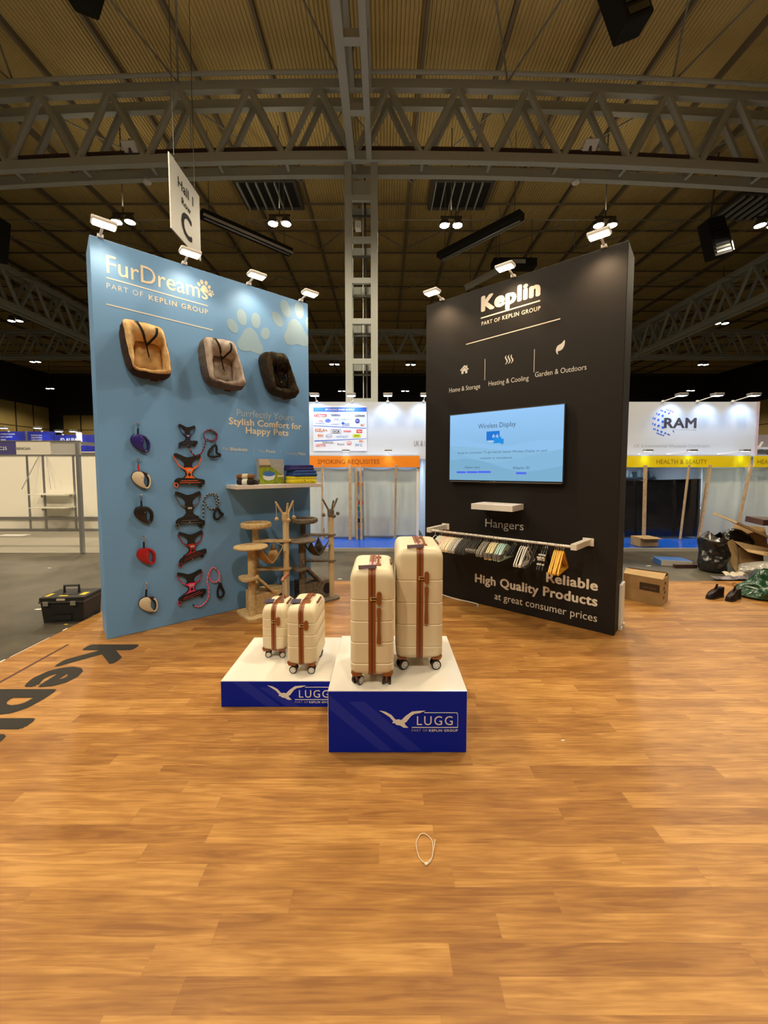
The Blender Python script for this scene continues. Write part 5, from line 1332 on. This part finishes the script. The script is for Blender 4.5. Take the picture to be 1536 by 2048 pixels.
# ------------------------------------------------------------------ podiums
gloss = mat('gloss_white', (0.79, 0.76, 0.70), .16, coat=.3)
navy = mat('podium_blue', (0.004, 0.016, 0.36), .5, spec=.12); navy2 = mat('podium_blue_band', (0.018, 0.032, 0.40), .5, spec=.12)
lugg_w = mat('lugg_white', (0.76, 0.76, 0.76), .5)
def podium(lab, x0, y0, w_, d_, h_, bands, bird, s, twist=0.0):
    t = thing('podium', lab, 'podium', (x0, y0, 0), 0, 'blue fronted display podiums')
    obj('box', M().box(0, w_, .004, d_, 0, h_, .003, 1), gloss, t)
    obj('front_panel', M().box(.003, w_ - .003, .0, .0038, .002, h_ - .006), navy, t)
    for b_ in bands: obj('printed_band', M().prism(b_, -.0006, -.0001), navy2, t)
    bx_, bz = bird
    B = lambda P: [(bx_ + x * s, bz + z * s) for x, z in P]
    body = [(0, .119), (.038, .111), (.074, .091), (.098, .063), (.105, .060), (.118, .063), (.135, .058), (.16, .083), (.20, .112), (.24, .116), (.283, .118), (.25, .104), (.215, .098), (.195, .085), (.165, .045), (.153, .040), (.165, .022), (.178, .010), (.15, .010), (.128, .024), (.105, .028), (.093, .040), (.080, .038), (.086, .052), (.064, .078), (.03, .101)]
    obj('bird_logo', M().prism(B(body), -.0022, -.0008), lugg_w, t)
    text('LUGG', t, lugg_w, bx_ + .231 * s, bx_ + .450 * s, bz + .027 * s, .056 * s, y=-.002, spacing=1.2)
    L = [(.275, .105), (.46, .105), (.475, .101), (.481, .088), (.481, .0135)]
    O = spline([(p[0], 0, p[1]) for p in L], 4)
    obj('logo_frame', M().tube([(bx_ + p.x * s, -.0012, bz + p.z * s) for p in O], .0019 * s / 1.0, 4).box(bx_ + .2 * s, bx_ + .483 * s, -.002, -.0006, bz + .009 * s, bz + .0135 * s), lugg_w, t)
    text('PART OF', t, mat('lugg_grey', (.36, .36, .42), .5), bx_ + .2 * s, bx_ + .296 * s, bz - .0145 * s, .0145 * s, y=-.002, spacing=1.2)
    text('KEPLIN GROUP', t, lugg_w, bx_ + .305 * s, bx_ + .482 * s, bz - .0145 * s, .0145 * s, y=-.002, bold=.02, spacing=1.15)
podium('taller podium with two large suitcases, navy blue front', -.344, 2.27, .854, .782, .392,
       [[(.005, .372), (.005, .282), (.32, .012), (.40, .012)], [(.128, .324), (.224, .327), (.578, .012), (.484, .012)]], (.315, .150), 1.0)
podium('lower podium with two cabin suitcases, navy blue front', -1.197, 2.725, .846, .735, .197,
       [[(.09, .19), (.20, .19), (.44, .004), (.33, .004)], [(.28, .15), (.38, .15), (.58, .004), (.48, .004)]], (.343, .046), 1.0)

# ------------------------------------------------------------------ suitcases
shell_c = mat('case_cream', (0.72, 0.63, 0.45), .38, bump=.05, scale=260)
tan_l = mat('case_tan', (0.25, 0.075, 0.018), .42); tan_d = mat('case_tan_dark', (0.13, 0.036, 0.010), .5)
tyre = mat('case_tyre', (0.014, 0.008, 0.007), .45); hubw = mat('case_hub', (0.70, 0.68, 0.64), .4)
def suitcase(x, y, z, w_, d_, hb, clr, lab, rotz=0.0, grooves=5, strip=True, tagc=True, raised=False, wheel_rot=(0, 0, 0, 0), tags=0):
    """narrow side towards -y; wheels clear clr; body height hb"""
    t = thing('suitcase', lab, 'suitcase', (x, y, z), rotz, 'cream suitcases on the podiums')
    z0 = clr; z1 = clr + hb; cy = d_ / 2
    def ringat(zc, ins, insx=None):
        ww, dd = w_ - 2 * (ins if insx is None else insx), d_ - 2 * ins
        r = .045; c = .020
        pts = []
        for (px, py) in rrect(ww, dd, .042, 5): pts.append((px, cy + py, zc))
        return pts
    RB = .075; zs = []
    zs.append((z0, .020)); zs.append((z0 + .012, .006)); zs.append((z0 + .03, 0))
    gz = [z0 + hb * (i + .55) / grooves for i in range(grooves)]
    gz = [g for g in gz if z0 + .05 < g < z1 - RB - .01]
    for g in gz: zs += [(g - .006, 0), (g - .002, .0035), (g + .002, .0035), (g + .006, 0)]
    for k in range(9):
        a = PI / 2 * k / 8; zs.append((z1 - RB + RB * math.sin(a), RB * (1 - math.cos(a)) * .85))
    rings = [ringat(zc, i, i * .62) for zc, i in zs]
    obj('shell', M().loft(rings), shell_c, t, True, angle=38)
    # zip band running all the way round the middle
    def perim(grow, bot=.0):
        rr = RB * .9; pts = []
        a0, a1 = -grow, d_ + grow; b0, b1 = z0 - grow + bot, z1 + grow
        for qx, qz, s0, r in ((1, 1, 0, rr), (-1, 1, 90, rr), (-1, -1, 180, .025), (1, -1, 270, .025)):
            cx = a1 - r if qx > 0 else a0 + r; cz = b1 - r if qz > 0 else b0 + r
            for i in range(9):
                a = R(s0 + 90 * i / 8); pts.append((cx + r * math.cos(a), cz + r * math.sin(a)))
        return pts
    ROT = Matrix(((0, -1, 0, 0), (1, 0, 0, 0), (0, 0, 1, 0), (0, 0, 0, 1)))
    zw = .022 if w_ > .24 else .019
    zb = obj('zip_band', M().prism(perim(.0035), -zw, -zw * .28).prism(perim(.0035), zw * .28, zw).xf(ROT), tan_l, t)
    obj('zip_teeth', M().prism(perim(.0022), -zw * .29, zw * .29).xf(ROT), tan_d, t)
    # lock: chrome clasp across the zip and a tan rounded plate
    lz = z1 - .19 * hb - .055
    o = [(px + zw + .022, pz + lz) for px, pz in rrect(.030, .082 if strip else .072, .014, 5)]
    lp = obj('lock_plate', M().prism(o, -.014, .002), tan_l, t, True, angle=30)
    obj('lock_clasp', M().box(-.006, zw + .008, -.013, .0, lz + .006, lz + .011).box(-.006, zw + .008, -.013, .0, lz - .011, lz - .006).box(-.010, -.003, -.015, .0, lz - .014, lz + .014, .002), chrome, lp)
    # long side strip handle
    if strip:
        zt = lz - .060; L = hb * .33; P = [(-.013, 0), (.013, 0), (.0125, -.04), (.0095, -L * .35), (.0095, -L * .65), (.0125, -L + .03), (.013, -L), (-.013, -L), (-.0125, -L + .03), (-.0095, -L * .65), (-.0095, -L * .35), (-.0125, -.04)]
        obj('side_handle', M().prism([(px + zw + .021, pz + zt) for px, pz in P], -.016, -.004).box(zw + .010, zw + .032, -.006, .003, zt - .02, zt - .004).box(zw + .010, zw + .032, -.006, .003, zt - L + .004, zt - L + .02), tan_l, t)
    # top carry handle
    hy0, hy1 = .10, d_ - .10 if d_ < .4 else d_ - .14
    xh = zw + .016
    P = [(xh, hy0, z1 - .004), (xh, hy0 + .02, z1 + .014), (xh, (hy0 + hy1) / 2, z1 + .020), (xh, hy1 - .02, z1 + .014), (xh, hy1, z1 - .004)]
    th = obj('top_handle', M().tube(spline(P, 5), .0125, 8, sx=.55), tan_l, t, True)
    for ya, yb in ((hy0 - .03, hy0 + .02), (hy1 - .02, hy1 + .03)): obj('handle_foot', M().box(xh - .018, xh + .018, ya, yb, z1 - .006, z1 + .007, .005), tan_l, th)
    # trolley handle housing on the right upper edge
    xr = w_ / 2
    hs = obj('trolley_housing', M().box(-.028, .028, -.075, .075, -.008, .012, .010).xf(Matrix.Translation((xr - .030, cy, z1 - .028)) @ Matrix.Rotation(R(42), 4, 'Y')), tan_l, t, True, angle=30)
    obj('grip', M().tube([(xr - .020, cy - .06, z1 - .014), (xr - .014, cy - .055, z1 - .006), (xr - .014, cy + .055, z1 - .006), (xr - .020, cy + .06, z1 - .014)], .008, 8), tan_d, hs)
    if raised:
        for s_ in (-1, 1): obj('trolley_tube', M().cyl((xr - .045, cy + s_ * .07, z1 - .03), (xr - .045, cy + s_ * .07, z1 + .185), .008, 10), alu, t, True)
        obj('trolley_grip', M().tube([(xr - .045, cy - .085, z1 + .185), (xr - .045, cy - .07, z1 + .200), (xr - .045, cy + .07, z1 + .200), (xr - .045, cy + .085, z1 + .185)], .014, 8), tan_l, t, True)
    # corner guards and casters
    k = 0
    for sx in (-1, 1):
        for yy in (.048, d_ - .048):
            xx = sx * (w_ / 2 - .045)
            P = [(xx - sx * .026, z0 - .002), (xx - sx * .022, z0 + .006), (xx + sx * .018, z0 + .010), (xx + sx * .034, z0 + .022), (xx + sx * .040, z0 + .022), (xx + sx * .028, z0 - .004)]
            yo = -.0025 if yy < d_ / 2 else d_ - .04
            g = obj('corner_guard', M().prism(P, yo, yo + .0425), tan_l, t)
            wr = wheel_rot[k]; rr = clr * .40
            Mx = Matrix.Translation((xx, yy - .008, 0)) @ Matrix.Rotation(wr, 4, 'Z')
            c = obj('caster', M().box(-.017, .017, -.010, .010, rr * .9, clr + .004, .004).box(-.010, .010, -.011, .011, rr * .6, rr * 1.2).xf(Mx), tan_l, t)
            for s_ in (-1, 1):
                m = M(); hb_ = M(); ho = M()
                ya, yb = sorted((s_ * .0115, s_ * .028))
                ws = [(rr * math.cos(a), rr + rr * math.sin(a)) for a in [2 * PI * i / 24 for i in range(24)]]
                m.prism(ws, ya, yb)
                hs_ = [(rr * .74 * math.cos(a), rr + rr * .74 * math.sin(a)) for a in [2 * PI * i / 20 for i in range(20)]]
                yo_ = s_ * .028; hb_.prism(hs_, min(yo_, yo_ + s_ * .002), max(yo_, yo_ + s_ * .002))
                for i in range(6):
                    a = 2 * PI * i / 6 + .3
                    e = ell(rr * .46 * math.cos(a), rr + rr * .46 * math.sin(a), rr * .10, rr * .10, 0, 8)
                    y2 = s_ * .030; ho.prism(e, min(y2, y2 + s_ * .0006), max(y2, y2 + s_ * .0006))
                wh = obj('wheel', m.xf(Mx), tyre, t); obj('hub', hb_.xf(Mx), hubw, wh); obj('hub_hole', ho.xf(Mx), tyre, wh)
            k += 1
    # swing tag and ribbon on the top
    if tags == 1:
        tg = mat('tag_mauve', (0.20, 0.15, 0.20), .6); tp = mat('tag_pink', (0.52, 0.36, 0.36), .6)
        rb = obj('price_ribbon', M().box(-.022, .022, .035, .16, z1 + .002, z1 + .0045), tp, t)
        obj('ribbon_stripe', M().box(-.006, .006, .035, .16, z1 + .0046, z1 + .0056), mat('tag_red', (.25, .03, .04), .6), rb)
        obj('swing_tag', M().box(-.062, .050, -.004, .004, -.011, .011).xf(Matrix.Translation((-.022, .030, z1 + .006)) @ Matrix.Rotation(R(-3), 4, 'Y')), tg, t)
    if tags == 2:
        obj('swing_tag', M().box(-.085, -.012, .06, .15, 0, .003).xf(Matrix.Translation((0, 0, z1 + .006)) @ Matrix.Rotation(R(8), 4, 'Z')), mat('tag_navy', (0.045, 0.035, 0.075), .6), t)
        obj('tag_cord', M().tube([(-.02, .12, z1 + .008), (.01, .15, z1 + .012), (xh, .16, z1 + .012)], .002, 5), black_mt, t)
    return t
suitcase(-.074, 2.315, .392, .272, .44, .672, .072, 'second largest cream suitcase, nearest the front of the tall podium', 0, 5, True, True, False, (R(55), 0, R(88), 0), 1)
suitcase(.238, 2.505, .392, .314, .50, .752, .082, 'largest cream suitcase, at the back right of the tall podium', 0, 5, True, True, False, (R(28), 0, R(8), 0), 1)
suitcase(-.622, 2.812, .197, .228, .36, .452, .072, 'cream cabin suitcase with a side grab handle at the front of the low podium', R(-3), 5, False, True, False, (0, 0, R(6), R(5)), 2)
suitcase(-.900, 3.060, .197, .205, .31, .375, .064, 'smallest cream suitcase, its trolley handle pulled up', R(-2), 5, False, True, True, (R(15), 0, R(20), 0), 2)

# ------------------------------------------------------------------ toolbox left of the blue wall
t = thing('toolbox', 'black toolbox with steel latches and yellow lid marks', 'toolbox', (-3.70, 4.34, -.02), R(6))
bk_ = mat('toolbox_black', (0.012, 0.011, 0.011), .55)
obj('body', M().loft([[(x * .43, .16 + y * .30, 0) for x, y in [(-.5, -.5), (.5, -.5), (.5, .5), (-.5, .5)]], [(x * .46, .16 + y * .33, .245) for x, y in [(-.5, -.5), (.5, -.5), (.5, .5), (-.5, .5)]]]), bk_, t)
ld = obj('lid', M().box(-.24, .24, -.015, .335, .246, .30, .012), bk_, t)
obj('lid_rim', M().box(-.245, .245, -.02, .34, .236, .252, .003), mat('toolbox_grey', (.05, .05, .055), .5), t)
for x in (-.165, .125): obj('latch', M().box(x - .028, x + .028, -.028, -.014, .205, .255, .004), mat('latch_steel', (.45, .45, .40), .35, .7), t)
obj('badge', M().box(-.05, .04, -.020, -.015, .262, .285), mat('badge_pale', (.55, .48, .38), .5), ld)
ylw = mat('toolbox_yellow', (0.70, 0.50, 0.02), .5)
obj('lid_mark', M().box(-.06, .03, .03, .06, .2995, .302).box(-.21, -.17, .03, .14, .2995, .302).box(.14, .20, .06, .16, .2995, .302), ylw, ld)
obj('handle', M().tube([(-.085, .17, .295), (-.085, .17, .385), (.075, .17, .385), (.075, .17, .295)], .015, 6), bk_, t)
obj('front_recess', M().box(-.11, .09, -.001, .02, .03, .09), black_mt, t); obj('drawer_line', M().box(-.12, .10, -.006, .0, .10, .105), black_pl, t)

# ------------------------------------------------------------------ right side: carton, rubbish, bags, shoes
t = thing('cardboard_box', 'brown cardboard carton with a dark label beside the black wall', 'box', (3.52, 4.81, 0), R(-47))
CW, CD, CH = .50, .34, .36
mt_ = Matrix.Identity(4)
# long printed side faces left-front
obj('carton', M().box(-.42, .02, -.0, .34, 0, .345, .003), cardb, t)
obj('flap', M().add([(-.42, 0, .346), (.02, 0, .346), (.025, .15, .40), (-.43, .15, .385), (-.42, 0, .350), (.02, 0, .350), (.025, .15, .404), (-.43, .15, .389)], [(0, 1, 2, 3), (7, 6, 5, 4), (0, 4, 5, 1), (2, 6, 7, 3), (1, 5, 6, 2), (0, 3, 7, 4)]), cardb, t)
obj('flap', M().add([(-.42, .34, .346), (.02, .34, .346), (.02, .17, .41), (-.42, .17, .395), (-.42, .34, .350), (.02, .34, .350), (.02, .17, .414), (-.42, .17, .399)], [(0, 3, 2, 1), (4, 5, 6, 7), (0, 1, 5, 4), (2, 3, 7, 6)]), cardb, t)
obj('printed_label', M().box(-.23, -.01, -.0015, -.0005, .17, .27), mat('carton_label', (0.06, 0.035, 0.018), .7), t)
text('keplin group', t, mat('carton_text', (.28, .2, .1), .7), -.19, -.05, .205, .02, y=-.003)
for z in (.08, .14, .20, .26): obj('handling_mark', M().box(.0205, .0215, .05 + .05 * ((z * 50) % 2), .12 + .05 * ((z * 50) % 2), z, z + .035), mat('carton_label', (0.06, 0.035, 0.018), .7), t)

def blob(name, lab, cat, loc, rx_, ry_, h_, m_, seed, prof=None, amp=.06, sc=3.0, fold=.03, peaks=None, n=64, rows=48):
    prof = prof or (lambda v: math.sin(PI * min(1, v * .92 + .08)) ** .5)
    def fn(u, v):
        a = 2 * PI * u; r = prof(v)
        x, y, z = rx_ * r * math.cos(a), ry_ * r * math.sin(a), h_ * v
        p = Vector((x, y, z)); nn = noise.noise_vector(p * sc + Vector((seed, seed, seed)))
        rid = abs(noise.noise(Vector((math.cos(a) * 2.2 + seed, math.sin(a) * 2.2, z * 6 + a * .8)))) + .6 * abs(noise.noise(Vector((x * 8, y * 8, z * 11 + seed))))
        k = 1 - fold * 4 * (rid - .3) * min(1, v * 6)
        if peaks: z += h_ * (.16 * max(0, math.cos(a - peaks[0])) ** 3 + .10 * max(0, math.cos(a - peaks[1])) ** 6 - .06) * v ** 5
        return (x * k + nn.x * amp * min(1, v * 5), y * k + nn.y * amp * min(1, v * 5), max(0.0, z + nn.z * amp * .5 * min(1, v * 4)))
    o = obj(name, M().grid(fn, n, rows, closed_u=True), m_, None, True, loc=loc, angle=180)
    return tag(o, lab, cat)
bin_m = mat('bin_liner', (0.010, 0.009, 0.008), .22, bump=.9, scale=16, spec=.7)
def bagprof(v):
    if v < .06: return .75 + 4 * v
    return (1.0 - .12 * abs(v - .40) * 2) * (1 if v < .86 else 1 - (v - .86) * 3.4)
blob('bin_bag', 'full black bin bag standing left of the rubbish heap', 'bag', (5.74, 6.62, -.02), .22, .22, .64, bin_m, 3, bagprof, .05, 4.0, .035, (3.0, .3))
# the open neck of the bag: two stiff peaks
for nm, lo, s in ():
    pass
def card(name, lab, loc, sx, sy, rot, m_, cat='board', th=.012, grp=None, bend=0.0):
    def fn(u, v, zz): return (sx * (u - .5), sy * (v - .5), zz + bend * ((u - .5) ** 2))
    m = M().grid(lambda u, v: fn(u, v, th), 8, 4); m2 = M().grid(lambda u, v: fn(u, v, 0), 8, 4)
    if bend == 0: m = M().box(-sx / 2, sx / 2, -sy / 2, sy / 2, 0, th)
    o = obj(name, m, m_)
    o.location = loc; o.rotation_euler = [R(a) for a in rot]
    if bend: md = o.modifiers.new('thickness', 'SOLIDIFY'); md.thickness = .006
    return tag(o, lab, cat, grp)
brownb = mat('card_dark', (0.20, 0.11, 0.04), .85)
card('display_board', 'long board with a pale edge sloping down over the rubbish heap', (6.52, 6.70, .64), 1.30, .5, (14, 23, 4), mat('board_ply', (0.40, 0.29, 0.17), .7, var=.2, scale=8), th=.035)
card('cardboard_sheet', 'brown cardboard sheet lying level beside the bin bag under the long board', (6.50, 6.50, .34), .70, .42, (16, 12, -12), cardb, grp=None)
card('cardboard_sheet', 'cardboard triangle standing right behind the bin bag', (6.10, 6.62, .24), .40, .5, (62, -14, 20), cardb)
card('cardboard_sheet', 'dark folded cardboard tilted against the bin bag triangle', (6.30, 6.52, .20), .36, .34, (50, 20, -18), brownb)
card('cardboard_sheet', 'upright cardboard sheet at the right picture edge', (6.68, 6.95, .52), .5, .40, (70, 4, -10), cardb)
card('flat_box', 'flat dark box with a red end on top of the heap', (6.85, 6.75, .78), .72, .3, (6, 3, 6), mat('box_darkred', (0.05, 0.025, 0.025), .4), 'box', .10)
card('flat_box', 'red carton end at the right picture edge above the heap', (6.72, 6.55, .84), .24, .05, (0, 0, 0), mat('box_red', (0.55, 0.02, 0.02), .4), 'box', .03)
blob('black_film', 'crumpled black film draped behind the bin bag', 'film', (6.46, 7.0, .20), .27, .18, .46, bin_m, 12, None, .07, 3.5, .05)
blob('clear_film', 'crumpled clear plastic wrap in the rubbish heap', 'film', (6.28, 6.22, -.02), .42, .20, .26, mat('clear_wrap', (0.34, 0.33, 0.30), .18, bump=1.0, scale=14, spec=.8), 21, None, .09, 5, .09)
blob('maroon_bag', 'dark maroon bag at the right picture edge on the heap', 'bag', (6.52, 6.28, .30), .13, .14, .32, mat('maroon', (0.05, 0.010, 0.014), .6), 33, None, .05, 6, .04)
def crumple(name, lab, loc, sx, sy, amp, m_, seed, cat='paper', sc=5.0, base=.03, rot=0.0):
    def fn(u, v):
        x, y = (u - .5) * sx, (v - .5) * sy
        p = Vector((x * sc + seed, y * sc, seed))
        e = 1 - max(abs(u - .5), abs(v - .5)) ** 2 * 2.5
        return (x + .04 * noise.noise(p * .7), y + .04 * noise.noise(p * .9 + Vector((5, 5, 5))), max(.0, base + amp * (abs(noise.noise(p)) * 1.5 + .4 * abs(noise.noise(p * 2.3))) * e))
    o = obj(name, M().grid(fn, 30, 24), m_, None, True, loc=loc, angle=25)
    o.rotation_euler = (0, 0, rot)
    md = o.modifiers.new('thickness', 'SOLIDIFY'); md.thickness = .003
    return tag(o, lab, cat)
crumple('paper_sheet', 'crumpled cream paper right of the bin bag foot', (5.78, 6.18, -.015), .40, .24, .15, mat('paper_cream', (0.55, 0.50, 0.40), .7), 3)
crumple('plastic_wrap', 'grey crumpled wrap flat on the floor in front of the heap', (5.56, 6.02, -.015), .62, .16, .08, mat('wrap_grey', (0.14, 0.13, 0.16), .35, spec=.7), 9, 'wrap')
crumple('plastic_wrap', 'dark crumpled wrap in front of the clear plastic', (5.98, 6.02, -.015), .40, .22, .16, mat('wrap_dark', (0.05, 0.05, 0.07), .3, spec=.7), 15, 'wrap')
crumple('paper_sheet', 'white paper corner sticking out behind the green bag', (6.05, 5.80, .001), .34, .16, .12, white_mt, 22, rot=R(-25))
t = thing('flat_carton', 'blue and white carton lying left of the bin bag', 'box', (5.10, 6.98, -.02), R(-12))
obj('carton', M().box(0, .50, 0, .34, 0, .10, .004), mat('carton_white', (.50, .47, .42), .6), t)
obj('printed_top', M().box(.003, .497, .003, .337, .1002, .102), mat('carton_blue', (.035, .12, .40), .5), t); obj('printed_side', M().box(-.001, .0, .003, .337, .004, .098), mat('carton_blue', (.035, .12, .40), .5), t)
tag(obj('dark_strip', M().box(5.22, 5.62, 6.80, 6.86, -.02, .04), mat('strip_brown', (.05, .02, .018), .6)), 'dark strip lying in front of the blue carton', 'strip')
t = thing('flat_carton', 'open brown carton on the platform edge behind the bin bag', 'box', (5.62, 8.35, .05), R(4))
obj('carton', M().box(0, .42, 0, .3, 0, .20, .003), cardb, t); obj('flap', M().box(.0, .42, -.12, .0, .19, .196), cardb, t)

# green carrier bag and a pair of shoes on the wood floor
grn = mat('bag_green', (0.008, 0.055, 0.025), .24, bump=.7, scale=9, spec=.7)
def gprof(v): return (1.0 - .75 * v ** 1.3) if v > .05 else .8 + 4 * v
o = blob('green_bag', 'crumpled dark green plastic bag on the wood floor at the right edge', 'bag', (5.24, 5.18, 0), .38, .22, .38, grn, 7, gprof, .12, 3.6, .06)
shoe_m = mat('shoe_leather', (0.014, 0.006, 0.006), .5, spec=.25); sole_m = mat('shoe_sole', (0.012, 0.009, 0.009), .7)
def shoe(loc, rz_, lab, loop):
    t = thing('shoe', lab, 'shoe', loc, rz_, 'pair of dark shoes')
    L = .30
    def foot(g, z): 
        P = spline2([(-.5 * L, 0), (-.46 * L, .036), (-.2 * L, .036), (.1 * L, .046), (.35 * L, .046), (.48 * L, .02), (.5 * L, 0), (.48 * L, -.022), (.35 * L, -.044), (.1 * L, -.042), (-.2 * L, -.034), (-.46 * L, -.034)], 4)
        return [(x * g, y * g, z) for x, y in P]
    obj('sole', M().loft([foot(1.0, 0), foot(1.02, .012), foot(1.0, .026)]), sole_m, t, True)
    rings = []
    for k in range(9):
        f = k / 8; z = .026 + .085 * f; o_ = []
        for x, y, _ in foot(.98, 0):
            back = (.5 * L - x) / L      # 0 toe, 1 heel
            lim = .05 + .095 * min(1, back * 1.25)
            zz_ = min(z * 1.25, lim * 1.25); s = 1 - .45 * f * (1 if back < .5 else .5)
            o_.append((x * (1 - .12 * f) - .035 * f, y * s, zz_))
        rings.append(o_)
    obj('upper', M().loft(rings), shoe_m, t, True)
    obj('opening', M().lathe([(.001, .0), (.030, .002), (.033, .006)], 16, (-.085, 0, .132)), black_mt, t)
    m = M()
    for i in range(4): m.tube([(.0 + .022 * i - .04, -.024, .112 - .012 * i), (.0 + .022 * i - .04, .024, .112 - .012 * i)], .004, 5)
    obj('laces', m, black_mt, t)
    obj('tongue', M().tube(spline([(.0, 0, .095), (-.03, 0, .15), (-.045, 0, .185)], 4), [.024, .024, .024, .022, .022, .022, .020, .02, .015], 8, sx=.4), shoe_m, t, True)
    if loop: obj('lace_loop', M().tube([(-.02 + .004 * math.sin(a), .022 * math.sin(a), .200 + .03 * math.cos(a)) for a in [2 * PI * i / 14 for i in range(14)]], .0035, 5, True), mat('lace_brown', (.08, .05, .035), .8), t)
shoe((4.50, 5.14, 0), R(200), 'left dark shoe, away from the green bag', False)
shoe((4.68, 5.06, 0), R(207), 'right dark shoe with a lace loop, touching the green bag', True)

# ------------------------------------------------------------------ bits on the floors
P = spline([(.175, 1.735, .004), (.150, 1.69, .004), (.158, 1.625, .004), (.190, 1.595, .004), (.218, 1.63, .004), (.225, 1.70, .004), (.196, 1.735, .004), (.172, 1.732, .004)], 6)
t = thing('cable_tie', 'thin clear cable tie loop lying on the wood floor', 'cable tie', (0, 0, 0))
obj('loop', M().tube(P, .0022, 5), mat('tie_clear', (.62, .52, .40), .3), t)
obj('tail', M().tube([(.186, 1.595, .004), (.215, 1.62, .006), (.240, 1.70, .012)], .0022, 5), mat('tie_clear', (.62, .52, .40), .3), t); obj('head', M().box(.180, .192, 1.588, 1.600, .001, .008), mat('tie_clear', (.62, .52, .40), .3), t)
scraps = [(-4.35, 4.75, 'white paper scrap on the hall floor left of the toolbox', .09), (-4.28, 4.05, 'pale scrap on the hall floor by the wood floor edge, left of the toolbox', .07), (-6.0, 6.8, 'tiny white scrap far left on the hall floor', .06), (-5.3, 7.2, 'tiny white scrap near the shell booth post', .07),
          (-3.62, 4.28, 'small yellow scrap in front of the toolbox', .04), (4.55, 7.45, 'white scrap on the dark floor between black wall and bin bag, left one', .10), (5.35, 7.55, 'white scrap on the dark floor near the yellow sign platform', .07), (4.85, 6.95, 'white scrap on the dark floor nearest the blue carton', .08), (3.95, 6.75, 'long white streak of paper beside the black wall', .25), (1.15, 1.37 + 1.0, 'tiny white fleck on the wood floor right of the tall podium', .022), (-.71, 6.1, 'white scrap at the far edge of the wood floor by the grey cat tree', .06)]
for i, (x, y, lab, s) in enumerate(scraps):
    z = .0005 if (-3.47 < x and y < 5.93) else -.0195
    o = obj('paper_scrap', M().flat([(s * .6, 0), (s * .3, s * .3), (-s * .5, s * .22), (-s * .6, -s * .1), (s * .1, -s * .25)], 0, .004), mat('scrap_white', (.62, .60, .55), .8) if 'yellow' not in lab else ylw)
    o.location = (x, y, z); tag(o, lab, 'paper scrap')
